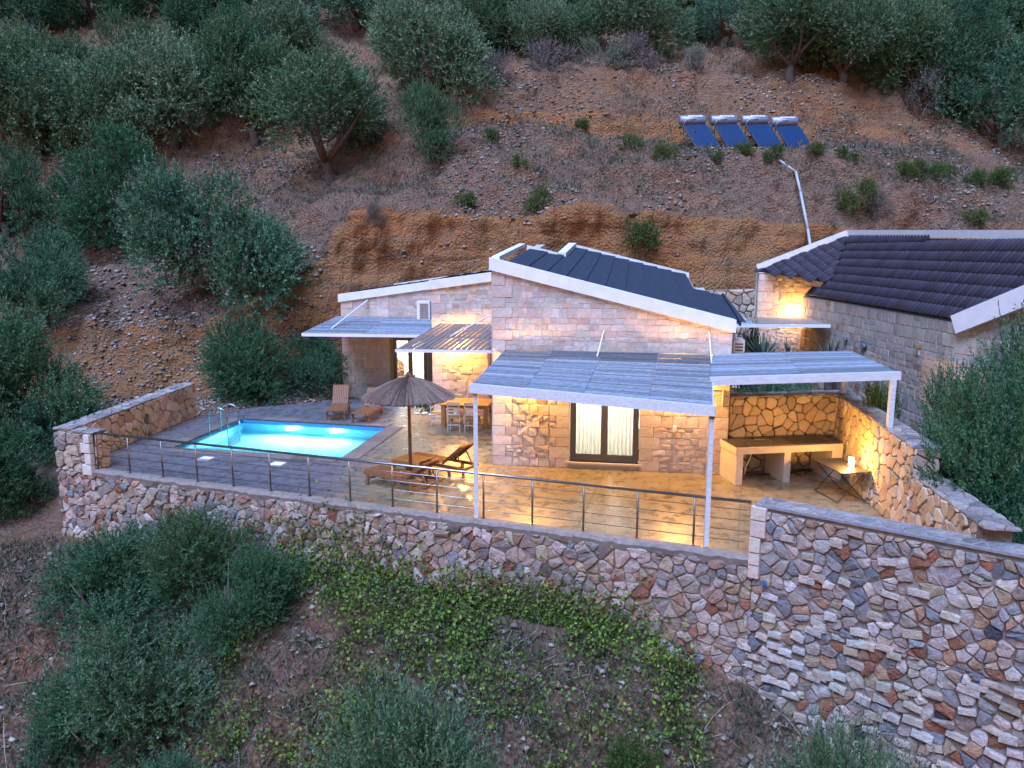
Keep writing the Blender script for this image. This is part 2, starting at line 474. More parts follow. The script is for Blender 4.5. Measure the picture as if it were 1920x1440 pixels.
ROWS = [
  [(-19.94,0.0,-10.9),(-14.83,0.0,-10.9),(-12.29,0.0,-11.05),(-10.66,0.0,-10.96),(-7.81,0.0,-11.2),(-6.02,0.0,-10.9),(-3.89,0.0,-10.67),(-2.74,0.0,-10.71),(-0.6,0.0,-10.86),(1.79,0.0,-10.96),(3.93,0.0,-11.33),(4.91,0.0,-11.77),(5.72,0.0,-12.1),(7.3,0.0,-12.14),(9.06,0.0,-11.65),(11.35,0.0,-10.96)],
  [(-21.5,14.25,-4.5),(-15.99,14.25,-4.5),(-13.24,14.25,-4.65),(-11.48,13.84,-6.16),(-8.42,12.68,-6.4),(-6.49,11.97,-6.1),(-4.19,11.12,-5.87),(-2.95,10.66,-5.91),(-0.65,9.81,-6.06),(1.93,8.87,-6.16),(4.24,8.04,-6.53),(5.3,7.46,-6.97),(6.17,6.88,-7.3),(7.87,5.76,-7.34),(9.77,4.5,-6.85),(12.23,3.15,-6.16)],
  [(-22.16,18.05,-2.4),(-16.48,18.05,-2.4),(-13.65,18.05,-2.55),(-11.84,17.64,-2.71),(-8.68,16.48,-2.95),(-6.69,15.77,-2.65),(-4.32,14.92,-2.42),(-3.04,14.46,-2.46),(-0.67,13.61,-2.61),(1.99,12.67,-2.71),(4.37,11.84,-3.08),(5.46,11.26,-3.52),(6.36,10.68,-3.85),(8.11,9.56,-3.89),(10.07,8.3,-3.4),(12.61,6.95,-2.71)],
  [(-22.16,19.25,-1.9),(-16.48,19.25,-1.9),(-13.65,19.25,-2.05),(-11.84,18.84,-1.96),(-8.68,17.68,-2.2),(-6.69,16.97,-1.9),(-4.32,16.12,-1.67),(-3.04,15.66,-1.71),(-0.67,14.81,-1.86),(1.99,13.87,-1.96),(4.37,13.04,-2.33),(5.46,12.46,-2.77),(6.36,11.88,-3.1),(8.11,10.76,-3.14),(10.07,9.5,-2.65),(12.61,8.15,-1.96)],
  [(-23.15,20.15,-2.0),(-17.22,20.15,-2.0),(-14.25,20.15,-2.0),(-11.84,19.54,-1.71),(-8.68,18.23,-0.6),(-6.69,17.52,-0.6),(-4.32,16.67,-0.6),(-3.04,16.21,-0.6),(-0.67,15.36,-0.6),(1.99,14.42,-0.6),(4.37,13.59,-0.6),(5.46,13.01,-0.6),(6.36,12.43,-0.6),(8.11,11.31,-2.64),(10.07,10.05,-2.15),(12.61,8.7,-1.46)],
  [(-27.6,24.3,-0.53),(-20.67,24.5,-0.51),(-17.17,24.6,-0.49),(-15.53,25.2,-0.3),(-12.44,26.1,-0.29),(-10.16,26.6,-0.26),(-7.39,28.7,-0.32),(-5.61,30.3,-0.22),(-1.31,30.8,-0.21),(4.16,30.8,-0.21),(9.63,30.8,-0.21),(12.47,30.8,-0.21),(15.09,30.8,-0.21),(21.0,30.8,-0.21),(29.31,30.8,-0.21),(42.44,30.8,-0.21)],
  [(-29.68,26.5,-0.03),(-22.23,26.7,-0.01),(-18.46,26.8,0.01),(-16.7,27.4,0.05),(-13.38,28.3,0.06),(-10.92,28.8,0.09),(-7.95,30.9,0.03),(-6.03,32.5,0.13),(-1.41,33.0,0.14),(4.47,33.0,0.14),(10.35,33.0,0.14),(13.41,33.0,0.14),(16.23,33.0,0.14),(22.58,33.0,0.14),(31.52,33.0,0.14),(45.63,33,0.14)],
  [(-31.99,29,2.18),(-23.95,29.2,2.16),(-19.89,29.3,2.15),(-17.89,29.8,2.35),(-14.04,30.2,2.8),(-11.48,30.8,3.08),(-8.25,33.0,5.43),(-6.14,34.3,7.18),(-1.43,34.6,7.32),(4.52,34.6,7.36),(10.54,34.8,7.28),(13.68,34.8,6.81),(16.68,35.0,6.54),(23.58,35.5,6.17),(32.75,35.31,6.12),(47.02,35,6.04)],
  [(-35.53,32.5,3.63),(-26.42,32.5,3.63),(-21.86,32.5,3.63),(-19.64,33.0,3.72),(-15.25,33.0,3.72),(-12.25,33.0,3.72),(-8.82,35.6,7.37),(-6.54,36.8,9.04),(-1.52,37.0,9.18),(4.82,37.2,9.5),(11.17,37.3,10.0),(14.47,37.3,9.95),(17.66,37.5,9.36),(25.06,38.0,7.9),(35.75,38.78,7.59),(53.52,40,7.09)],
  [(-39.92,37,6.33),(-29.67,37.0,6.41),(-24.55,37.0,6.46),(-22.03,37.5,6.47),(-17.32,38.0,6.74),(-14.04,38.5,7.54),(-9.59,39.0,9.26),(-7.07,40.0,10.68),(-1.66,41.0,12.23),(5.27,41.0,11.7),(12.22,41.0,11.43),(15.84,41.0,11.35),(19.4,41.5,11.62),(28.09,43.0,10.66),(39.65,43.39,10.15),(58.41,44,9.33)],
  [(-45.7,43,10.38),(-33.96,43.0,10.57),(-28.09,43.0,10.66),(-25.13,43.5,11.01),(-19.72,44.0,11.36),(-15.82,44.0,11.65),(-10.73,44.0,12.08),(-7.61,43.5,13.69),(-1.75,43.5,14.67),(5.59,44.0,15.33),(13.11,44.5,15.08),(17.01,44.5,14.74),(20.9,45.0,13.84),(30.27,46.5,12.07),(42.89,47.08,11.41),(63.58,48,10.33)],
  [(-53.05,51,17.73),(-39.45,51,17.73),(-32.65,51,17.73),(-28.91,51,17.73),(-22.38,51,18.54),(-17.97,51,18.54),(-12.21,51,18.54),(-8.82,51,18.54),(-2.03,51,18.54),(6.44,51,18.54),(14.92,51,18.54),(19.33,51,18.54),(23.4,51,18.54),(32.77,51,16.6),(45.74,51,16.6),(66.22,51,16.6)],
  [(-59.78,58,22.52),(-44.45,58,22.52),(-36.79,58,22.52),(-32.57,58,22.52),(-25.22,58,23.42),(-20.25,58,23.42),(-13.76,58,23.42),(-9.94,58,23.42),(-2.29,58,23.42),(7.26,58,23.42),(16.82,58,23.42),(21.78,58,23.42),(26.37,58,23.42),(36.93,58,21.26),(51.54,58,21.26),(74.62,58,21.26)],
  [(-68.24,67,29.7),(-50.75,67,29.7),(-42.0,67,29.7),(-37.18,67,29.7),(-28.8,67,30.72),(-23.12,67,30.72),(-15.71,67,30.72),(-11.34,67,30.72),(-2.62,67,30.72),(8.29,67,30.72),(19.2,67,30.72),(24.87,67,30.72),(30.1,67,30.72),(42.15,67,28.28),(58.84,67,28.28),(85.19,67,28.28)],
  [(-82.16,82,42.73),(-61.1,82,42.73),(-50.56,82,42.73),(-44.77,82,42.73),(-34.67,82,43.93),(-27.84,82,43.93),(-18.91,82,43.93),(-13.66,82,43.93),(-3.15,82,43.93),(9.98,82,43.93),(23.11,82,43.93),(29.94,82,43.93),(36.25,82,43.93),(50.75,82,41.05),(70.84,82,41.05),(102.56,82,41.05)],
  [(-123.24,130.0,54.73),(-91.65,130.0,54.73),(-75.84,130.0,54.73),(-67.16,130.0,54.73),(-52.01,130.0,55.93),(-41.76,130.0,55.93),(-28.37,130.0,55.93),(-20.49,130.0,55.93),(-4.72,130.0,55.93),(14.97,130.0,55.93),(34.66,130.0,55.93),(44.91,130.0,55.93),(54.38,130.0,55.93),(76.12,130.0,53.05),(106.26,130.0,53.05),(153.84,130.0,53.05)],
  [(-197.18,260.0,62.73),(-146.64,260.0,62.73),(-121.34,260.0,62.73),(-107.46,260.0,62.73),(-83.22,260.0,63.93),(-66.82,260.0,63.93),(-45.39,260.0,63.93),(-32.78,260.0,63.93),(-7.55,260.0,63.93),(23.95,260.0,63.93),(55.46,260.0,63.93),(71.86,260.0,63.93),(87.01,260.0,63.93),(121.79,260.0,61.05),(170.02,260.0,61.05),(246.14,260.0,61.05)]]

G = np.array(ROWS)                         # rows, columns, xyz
for j in (12, 13, 14, 15):
    G[4, j, 2] = (-0.15, 0.1, 0.3, 0.3)[j - 12]
G[5, 4:, 2] = np.minimum(G[5, 4:, 2], -0.12)
NC = G.shape[1]
# across: smooth interpolation between the columns
cols_u = [-600, -200, 0, 110, 300, 430, 600, 700, 900, 1150, 1400, 1530, 1650, 1920, 2300, 2900]
uu = np.concatenate([np.linspace(-600, -60, 26)[:-1], np.linspace(-60, 1980, 500)[:-1], np.linspace(1980, 2900, 34)])
GU = np.zeros((G.shape[0], len(uu), 3))
for r in range(G.shape[0]):
    for k in range(3):
        y = G[r, :, k]; x = np.array(cols_u, float)
        m_ = np.zeros(NC); s_ = np.diff(y) / np.diff(x)
        m_[1:-1] = np.where(s_[:-1] * s_[1:] > 0, 2 * s_[:-1] * s_[1:] / (s_[:-1] + s_[1:] + 1e-12), 0) if k == 2 else (s_[:-1] + s_[1:]) / 2
        m_[0] = s_[0]; m_[-1] = s_[-1]
        i = np.clip(np.searchsorted(x, uu) - 1, 0, NC - 2); h = x[i + 1] - x[i]; t = (uu - x[i]) / h
        GU[r, :, k] = (2 * t**3 - 3 * t**2 + 1) * y[i] + (t**3 - 2 * t**2 + t) * h * m_[i] + (-2 * t**3 + 3 * t**2) * y[i + 1] + (t**3 - t**2) * h * m_[i + 1]
#        near  s2  s3 base w1 back toe  top  bank shelf ubank f1 f2 f3 f4 f5 f6
sub =   [8,   30,  14,  6,  8,  4,  34,  46,  46,  44,   26,  14, 10, 8, 4, 3]
amp_r = [.3, .35, .22, .02, .0, .02, .12, .42, .34, .26, .36, .4, .5, .6, .8, 1, 1]
zon_r = [.2, .15, .1, .1, 0, .1, .8, .85, .12, .25, .35, .3, .3, .3, .3, .3, .3]
P3 = []; AMP = []; ZON = []
for r in range(len(sub)):
    for k in range(sub[r]):
        t = k / sub[r]
        P3.append(GU[r] * (1 - t) + GU[r + 1] * t)
        AMP.append(np.full(len(uu), amp_r[r] * (1 - t) + amp_r[r + 1] * t))
        z = zon_r[r] * (1 - t) + zon_r[r + 1] * t
        if r == 6: z = 0.95 if t > 0.04 else 0.3
        if r == 9: z = np.where((uu > 850) & (uu < 1330), .35 + .6 * (t < .30), .42 + .25 * (uu > 1450))
        if r == 7: z = 0.85 if t < 0.04 else 0.12
        ZON.append(np.full(len(uu), z))
P3.append(GU[-1]); AMP.append(np.full(len(uu), 1.0)); ZON.append(np.full(len(uu), .3))
ZON = [z * np.clip((uu - 0) / 300, .75, 1) * np.clip((2100 - uu) / 400, .5, 1) for z in ZON]
P3 = np.array(P3); AMP = np.array(AMP); ZON = np.array(ZON)
nr, nc = P3.shape[:2]
du = np.gradient(P3, axis=1); dr = np.gradient(P3, axis=0)
nrm = np.cross(du, dr); nrm /= np.linalg.norm(nrm, axis=2, keepdims=True) + 1e-9
flat = P3.reshape(-1, 3)
low = fbm(flat * np.array([.35, .35, .35]), 3, 3); mid = fbm(flat * np.array([1.1, 1.1, .8]), 4, 9); hi = fbm(flat * 4.0, 3, 21)
gul = 1 - np.abs(fbm(flat * np.array([.9, .9, .22]), 3, 31)) * 2      # vertical runnels on the cut bank
steep = (1 - np.abs(nrm[..., 2])).reshape(-1)
ledge = np.abs(((flat[:, 2] + mid * .35) * 1.15) % 1.0 - .5) * 2
d = low * .9 + mid * .8 + hi * .22 + np.clip(steep - .35, 0, 1) * (gul * .9 + ledge * .7)
a = AMP.reshape(-1)
T = (flat + nrm.reshape(-1, 3) * (d * a)[:, None])
# keep the sheet flat and low round the houses and terrace
ins = (T[:, 0] > -11.6) & (T[:, 1] > 11) & (T[:, 1] < 28.5) & (T[:, 0] < 8.2) & (a < .05)
idx = np.arange(nr * nc).reshape(nr, nc)
F4 = np.stack([idx[:-1, :-1], idx[:-1, 1:], idx[1:, 1:], idx[1:, :-1]], -1).reshape(-1, 4)
pad = np.clip((np.minimum(np.minimum(T[:, 0] - 7.9, 15.9 - T[:, 0]), np.minimum(T[:, 1] - 38.0, 41.3 - T[:, 1]))) / .9, 0, 1)
T[:, 2] = T[:, 2] * (1 - pad) + (10.72 + (T[:, 1] - 39.3) * .12 - np.clip(T[:, 0] - 13, 0, 2) * .07) * pad      # levelled ledge for the solar heaters
pin = (T[:, 0] > -10.6) & (T[:, 0] < -3.2) & (T[:, 1] > 19.2) & (T[:, 1] < 25.7)
T[pin, 2] = np.minimum(T[pin, 2], -1.9)        # the excavation that holds the pool basin
me = np_mesh('hillside', T, F4, M['ground'], smooth=True, attrs={'zone': ZON.reshape(-1)})
ground = bpy.data.objects.new('hillside', me); link(ground)
tag(ground, 'stony reddish hillside cut back in an earth bank behind the villa', None, None, 'structure')
tri = np.concatenate([F4[:, [0, 1, 2]], F4[:, [0, 2, 3]]])
BVH = BVHTree.FromPolygons([tuple(p) for p in T.tolist()], F4.tolist())
def gz(x, y, default=0.0):
    h = BVH.ray_cast(Vector((x, y, 200)), Vector((0, 0, -1)))
    return h[0].z if h[0] is not None else default

# ------------------------------------------------------------------ masonry
def clip(poly, nx, ny, c):
    """keep nx*x+ny*y <= c"""
    out = []
    for i in range(len(poly)):
        a = poly[i]; b = poly[(i + 1) % len(poly)]
        da = nx * a[0] + ny * a[1] - c; db = nx * b[0] + ny * b[1] - c
        if da <= 0: out.append(a)
        if (da < 0 < db) or (db < 0 < da):
            t = da / (da - db); out.append((a[0] + (b[0] - a[0]) * t, a[1] + (b[1] - a[1]) * t))
    return out

def area(p):
    return 0.5 * sum(p[i][0] * p[(i + 1) % len(p)][1] - p[(i + 1) % len(p)][0] * p[i][1] for i in range(len(p)))

def clip_poly(poly, region):
    for i in range(len(region)):
        if len(poly) < 3: return []
        a = region[i]; b = region[(i + 1) % len(region)]
        nx, ny = b[1] - a[1], -(b[0] - a[0])
        poly = clip(poly, nx, ny, nx * a[0] + ny * a[1])
    return poly

def rubble_cells(region, size, asp=1.25, jit=0.42, drop=0.18, seed=0):
    """irregular packed cells over a convex counter-clockwise region"""
    r = random.Random(seed)
    xs = [p[0] for p in region]; ys = [p[1] for p in region]
    sx, sy = size * math.sqrt(asp), size / math.sqrt(asp)
    x0, y0 = min(xs) - 2 * sx, min(ys) - 2 * sy
    nx = int((max(xs) - x0) / sx) + 3; ny = int((max(ys) - y0) / sy) + 3
    pts = {}
    for j in range(ny):
        for i in range(nx):
            if r.random() < drop: continue
            pts[(i, j)] = (x0 + (i + .5 * (j % 2) + r.uniform(-jit, jit)) * sx, y0 + (j + r.uniform(-jit, jit)) * sy)
    cells = []
    for (i, j), p in pts.items():
        poly = [(p[0] - 2.2 * sx, p[1] - 2.2 * sy), (p[0] + 2.2 * sx, p[1] - 2.2 * sy), (p[0] + 2.2 * sx, p[1] + 2.2 * sy), (p[0] - 2.2 * sx, p[1] + 2.2 * sy)]
        for di in range(-3, 4):
            for dj in range(-3, 4):
                q = pts.get((i + di, j + dj))
                if q is None or q is p: continue
                ax, ay = q[0] - p[0], (q[1] - p[1])
                poly = clip(poly, ax, ay, ax * (p[0] + q[0]) / 2 + ay * (p[1] + q[1]) / 2)
                if len(poly) < 3: break
            if len(poly) < 3: break
        if len(poly) < 3: continue
        poly = clip_poly(poly, region)
        if len(poly) >= 3 and area(poly) > size * size * 0.10:
            cells.append(poly)
    return cells

def ashlar_cells(region, x0, x1, z0, z1, band=0.34, quoin=(True, True), wide=(0.52, 0.34), seed=0, wmin=.22, wmax=.6):
    """squared, roughly coursed blocks between dressed corner blocks"""
    r = random.Random(seed); out = []; z = z0; k = 0
    while z < z1 - 0.05:
        h = band * r.uniform(.85, 1.15); h = min(h, z1 - z)
        if z1 - z - h < .12: h = z1 - z
        a, b = x0, x1
        if quoin[0]:
            w = wide[k % 2]; out.append(([(a, z), (a + w, z), (a + w, z + h), (a, z + h)], True)); a += w
        if quoin[1]:
            w = wide[(k + 1) % 2]; out.append(([(b - w, z), (b, z), (b, z + h), (b - w, z + h)], True)); b -= w
        n = r.choice((1, 2, 2, 2, 3)) if h > .25 else 1
        cuts = sorted([0, 1] + [i / n + r.uniform(-.1, .1) for i in range(1, n)])
        for i in range(n):
            za, zb = z + h * cuts[i], z + h * cuts[i + 1]; x = a
            while x < b - .02:
                w = r.uniform(wmin, wmax) * (1.0 if n > 1 else .9)
                if b - x - w < .14: w = b - x
                j = lambda q: r.uniform(-q, q)
                if w > .4 and zb - za > .17 and r.random() < .25:
                    zm = (za + zb) / 2 + j(.02)
                    out.append(([(x, za), (x + w, za), (x + w, zm), (x, zm)], False)); out.append(([(x, zm), (x + w, zm), (x + w, zb), (x, zb)], False))
                else:
                    out.append(([(x + j(.008), za + j(.012)), (x + w + j(.008), za + j(.012)), (x + w + j(.008), zb + j(.012)), (x + j(.008), zb + j(.012))], False))
                x += w
        z += h; k += 1
    res = []
    for p, q in out:
        p = clip_poly(p, region)
        if len(p) >= 3 and area(p) > .006: res.append((p, q))
    return res

def chaikin(p, t=0.22):
    out = []
    for i in range(len(p)):
        a = p[i]; b = p[(i + 1) % len(p)]
        out.append((a[0] * (1 - t) + b[0] * t, a[1] * (1 - t) + b[1] * t)); out.append((a[0] * t + b[0] * (1 - t), a[1] * t + b[1] * (1 - t)))
    return out

def simplify(p, eps):
    q = []
    for a in p:
        if not q or math.hypot(a[0] - q[-1][0], a[1] - q[-1][1]) > eps: q.append(a)
    if len(q) > 1 and math.hypot(q[0][0] - q[-1][0], q[0][1] - q[-1][1]) <= eps: q.pop()
    return q

class Wall:
    """a plane of masonry: origin, direction along, up, outward normal"""
    def __init__(s, org, along, nrm, up=(0, 0, 1)):
        s.o = Vector(org); s.a = Vector(along).normalized(); s.n = Vector(nrm).normalized(); s.u = Vector(up)
    def P(s, x, y, d=0.0):
        return s.o + s.a * x + s.u * y + s.n * d

class Masonry:
    """gathers stones of one thing; the 300 largest seen become parts, the rest one part of kind stuff"""
    def __init__(s): s.items = []
    def stone(s, wall, poly, gap, depth, rough, colr, m, r, rounded=True, back=-0.02, sharp=False):
        p = simplify(poly, 0.03)
        if len(p) < 3: return
        if rounded: p = simplify(chaikin(p, .12 if sharp else .11), 0.02)
        if len(p) > 11: p = simplify(p, 0.05)
        if len(p) < 3: return
        n = len(p); cx = sum(q[0] for q in p) / n; cy = sum(q[1] for q in p) / n
        rad = max(.03, sum(math.hypot(q[0] - cx, q[1] - cy) for q in p) / n)
        f1 = max(.5, (rad - gap) / rad); f2 = f1 * (0.90 if sharp else r.uniform(.80, .90) if rounded else 0.95)
        vs = []
        tx, ty = r.uniform(-1, 1) * rough, r.uniform(-1, 1) * rough
        for f, d, k in ((f1, back, 0), (f1 * .995, depth * .55, .3), (f2, depth, 1)):
            for q in p:
                dx, dy = (q[0] - cx), (q[1] - cy)
                tilt = (dx * tx + dy * ty) / rad * .6 * k
                vs.append(wall.P(cx + dx * f, cy + dy * f, d + (r.uniform(-rough, rough) * k * .6 + tilt if d > 0 else 0)))
        vs.append(wall.P(cx + r.uniform(-.15, .15) * rad, cy + r.uniform(-.15, .15) * rad, depth + r.uniform(-.2, 1) * rough))
        fs = []
        for ring in (0, 1):
            for i in range(n):
                a = ring * n + i; b = ring * n + (i + 1) % n
                fs.append((a, b, b + n, a + n))
        for i in range(n): fs.append((2 * n + i, 2 * n + (i + 1) % n, 3 * n))
        c = wall.P(cx, cy)
        s.items.append((abs(area(poly)) / max(1, (c - Vector((0, 0, 5.32))).length_squared), vs, fs, colr, m, c))
    def build(s, parent, name='stone', rest='small_stones', limit=300, rest_kind='stuff', smooth=False):
        s.items.sort(key=lambda t: -t[0])
        if len(s.items) <= limit + 3: limit = len(s.items)
        base = parent.matrix_world.inverted() if False else None
        for sz, vs, fs, c, m, ctr in s.items[:limit]:
            me = bpy.data.meshes.new(name)
            loc = ctr
            me.from_pydata([tuple(v - loc) for v in vs], [], fs)
            at = me.attributes.new('col', 'FLOAT_COLOR', 'POINT')
            at.data.foreach_set('color', list((*c, 1)) * len(vs))
            me.materials.append(m)
            o = bpy.data.objects.new(name, me); o.location = loc
            link(o, parent)
        by = {}
        for it in s.items[limit:]: by.setdefault(it[4].name, []).append(it)
        if s.items[limit:]:
            mb = MB(); mats = {}
            for it in s.items[limit:]: mb.add(it[1], it[2], it[3])
            mb.build(rest, s.items[limit][4], parent, kind=rest_kind, col=True)

def pick(r, pal, v=.12):
    t = sum(w for w, _ in pal); x = r.random() * t
    for w, c in pal:
        x -= w
        if x <= 0: break
    k = 1 + r.uniform(-v, v)
    return tuple(max(.01, q * k * (1 + r.uniform(-.04, .04))) for q in c)

PAL_RUBBLE = [(12, (.46, .375, .32)), (7, (.36, .32, .305)), (11, (.56, .48, .42)), (3, (.27, .28, .30)), (3, (.36, .18, .12)), (6, (.47, .32, .24)), (5, (.48, .40, .30)), (4, (.64, .58, .54)), (1.5, (.23, .19, .17))]
PAL_RIGHT = [(9, (.44, .37, .33)), (8, (.36, .34, .345)), (8, (.58, .51, .46)), (3, (.26, .275, .31)), (4, (.38, .17, .11)), (4, (.48, .31, .22)), (7, (.67, .62, .58)), (.4, (.08, .09, .12)), (4, (.46, .37, .27))]
PAL_FACADE = [(10, (.54, .49, .435)), (8, (.51, .455, .40)), (6, (.585, .535, .48)), (4, (.46, .41, .37)), (1, (.47, .38, .31)), (1, (.40, .36, .32)), (.2, (.38, .20, .14))]
PAL_QUOIN = [(1, (.57, .51, .45)), (1, (.55, .49, .43)), (1, (.60, .545, .49))]
PAL_BUFF = [(8, (.50, .41, .31)), (7, (.54, .455, .355)), (5, (.46, .375, .29)), (4, (.58, .50, .41)), (2, (.44, .33, .23)), (2, (.40, .33, .28))]
PAL_GREYHOUSE = [(8, (.46, .42, .38)), (8, (.42, .39, .365)), (4, (.50, .46, .42)), (3, (.37, .34, .32)), (.5, (.36, .25, .17))]
PAL_CAP = [(6, (.36, .34, .34)), (5, (.44, .42, .41)), (3, (.29, .28, .29)), (2, (.5, .48, .46))]

def fill_rubble(mas, wall, region, size, pal, m, seed, asp=1.25, gap=.018, depth=.05, rough=.03, drop=.18, jit=.42, sharp=False, blocks=0.0):
    r = random.Random(seed)
    if area(region) < 0: region = region[::-1]
    for c in rubble_cells(region, size, asp, jit, drop, seed):
        if blocks and r.random() < blocks:
            cx = sum(q[0] for q in c) / len(c); cy = sum(q[1] for q in c) / len(c); w = r.uniform(.10, .17); h = r.uniform(.045, .075); a = r.gauss(-.05, .12)
            c = [(cx + x * math.cos(a) - y * math.sin(a), cy + x * math.sin(a) + y * math.cos(a)) for x, y in ((-w, -h), (w, -h * r.uniform(.8, 1)), (w * r.uniform(.85, 1), h), (-w, h * r.uniform(.8, 1)))]
            mas.stone(wall, c, .004, depth * r.uniform(1.3, 1.8), rough * .3, pick(r, [(3, (.66, .60, .53)), (2, (.60, .52, .44)), (2, (.70, .66, .62)), (1, (.50, .42, .35))]), m, r, rounded=False)
            continue
        if not sharp and rough > .015:        # knock the corners about so that joints vary in width
            cx = sum(q[0] for q in c) / len(c); cy = sum(q[1] for q in c) / len(c); c = simplify(c, size * .12); o_ = []
            for i, q in enumerate(c):
                k = r.uniform(.90, 1.09); o_.append((cx + (q[0] - cx) * k, cy + (q[1] - cy) * k))
                n_q = c[(i + 1) % len(c)]
                if math.hypot(n_q[0] - q[0], n_q[1] - q[1]) > size * .45:
                    k = r.uniform(.93, 1.12); o_.append((cx + ((q[0] + n_q[0]) / 2 - cx) * k, cy + ((q[1] + n_q[1]) / 2 - cy) * k))
            c = o_
        mas.stone(wall, c, gap, depth * r.uniform(.4, 1.5), rough, pick(r, pal, .2), m, r, sharp=sharp)

def fill_ashlar(mas, wall, region, x0, x1, z0, z1, pal, m, seed, gap=.006, depth=.010, rough=.006, quoin=(True, True), band=.34, rough_if=None, wmin=.2, wmax=.52, wide=(.52, .34)):
    r = random.Random(seed)
    if area(region) < 0: region = region[::-1]
    for p, q in ashlar_cells(region, x0, x1, z0, z1, band, quoin, wide, seed, wmin, wmax):
        cx = sum(a[0] for a in p) / len(p); cz = sum(a[1] for a in p) / len(p)
        rr = rough_if(cx, cz) if rough_if and not q else 0
        mas.stone(wall, p, gap, (.024 if q else depth + rr * .03), .002 if q else rough + rr * .018, pick(r, PAL_QUOIN if q else pal, .07), M['ashlar'], r, rounded=False)

# ------------------------------------------------------------------ terrace slab, pool
def settle(root, loc):
    loc = Vector(loc); root.location = loc
    for ch in root.children: ch.location = ch.location - loc

def thing(name, label, cat, group=None):
    return empty(name, (0, 0, 0), label, cat, group)

E1 = Vector((.98685, -.16164, 0)); E2 = Vector((.16164, .98685, 0)); UP = Vector((0, 0, 1))
pool = [(-9.65, 20.96), (-4.61, 19.82), (-3.98, 23.67), (-9.07, 24.95)]
slab_out = [(-11.45, 18.98), (4.33, 12.97), (7.38, 10.75), (7.62, 13.9), (8.30, 18.95), (9.6, 19.2), (9.7, 29.0), (-2.6, 29.6), (-6.3, 28.5), (-9.3, 27.0), (-10.75, 25.5), (-11.3, 20.1)]
def poly_with_hole(outer, hole, z):
    import bmesh
    bm = bmesh.new(); ed = []
    for ring in (outer, hole):
        vs = [bm.verts.new((x, y, z)) for x, y in ring]
        ed += [bm.edges.new((vs[i], vs[(i + 1) % len(vs)])) for i in range(len(vs))]
    bmesh.ops.triangle_fill(bm, use_beauty=True, use_dissolve=False, edges=ed, normal=(0, 0, 1))
    return bm
bm = poly_with_hole(slab_out, pool, 0.0)
bm.normal_update()
for f in bm.faces:
    if f.normal.z < 0: f.normal_flip()
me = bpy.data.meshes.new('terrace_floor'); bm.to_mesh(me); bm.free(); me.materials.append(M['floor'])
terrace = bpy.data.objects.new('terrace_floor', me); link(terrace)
tag(terrace, 'stamped concrete terrace with amber lamp light across it', None, None, 'structure')
# saw-cut joints
def strip(pts, w, z, name, m, parent):
    mb = MB()
    for a, b in zip(pts, pts[1:]):
        a = Vector((*a, z)); b = Vector((*b, z)); d = (b - a).normalized(); sd = Vector((-d.y, d.x, 0)) * w / 2
        mb.add([a - sd, b - sd, b + sd, a + sd], [(0, 1, 2, 3)])
    return mb.build(name, m, parent)
for pts in ([(2.37, 18.67), (1.15, 13.9)], [(-.55, 19.0), (-1.5, 15.0)], [(5.46, 17.4), (4.2, 13.4)], [(-3.17, 23.6), (-4.3, 18.2), (-4.75, 16.3)], [(-3.3, 22.4), (.0, 21.7)], [(-9.6, 20.4), (-10.2, 18.8)], [(-7.0, 19.9), (-7.6, 17.6)], [(5.1, 16.6), (7.6, 16.2)]):
    strip(pts, .022, .004, 'joint', M['joint_dark'], terrace)
# basin
wz = -0.10
def inner(poly, d):
    cx = sum(p[0] for p in poly) / 4; cy = sum(p[1] for p in poly) / 4
    return [(cx + (x - cx) * (1 - d / 2.6), cy + (y - cy) * (1 - d / 2.6)) for x, y in poly]
pl = thing('swimming_pool', 'small lit rectangular swimming pool glowing turquoise in the terrace', 'pool')
mb = MB()
vs = [(x, y, z) for z in (-.02, -1.35) for x, y in pool]
fs = [(0, 4, 5, 1), (1, 5, 6, 2), (2, 6, 7, 3), (3, 7, 4, 0), (4, 7, 6, 5)]
mb.add(vs, fs); mb.build('basin', M['basin'], pl)
mb = MB()
for i in range(4):
    a = Vector((*pool[i], 0)); b = Vector((*pool[(i + 1) % 4], 0)); n = UP.cross(b - a).normalized() * .012
    mb.prism([a + n + UP * -.26, b + n + UP * -.26, b + n + UP * -.015, a + n + UP * -.015], n)
mb.build('waterline_tiles', M['basin_band'], pl)
# steps in the near right corner
mb = MB()
c0 = Vector((*pool[0], 0)); c1 = Vector((*pool[1], 0)); px = (c1 - c0).normalized(); py = (Vector((*pool[3], 0)) - c0).normalized()
for k, (w, z) in enumerate(((.45, -.42), (.9, -.72), (1.35, -1.0))):
    a = c0 + px * .03 + py * .03
    mb.prism([a + UP * -1.34, a + px * 4.9 + UP * -1.34, a + px * 4.9 + py * w + UP * -1.34, a + py * w + UP * -1.34], UP * (1.34 + z))
mb.build('step', M['basin'], pl)
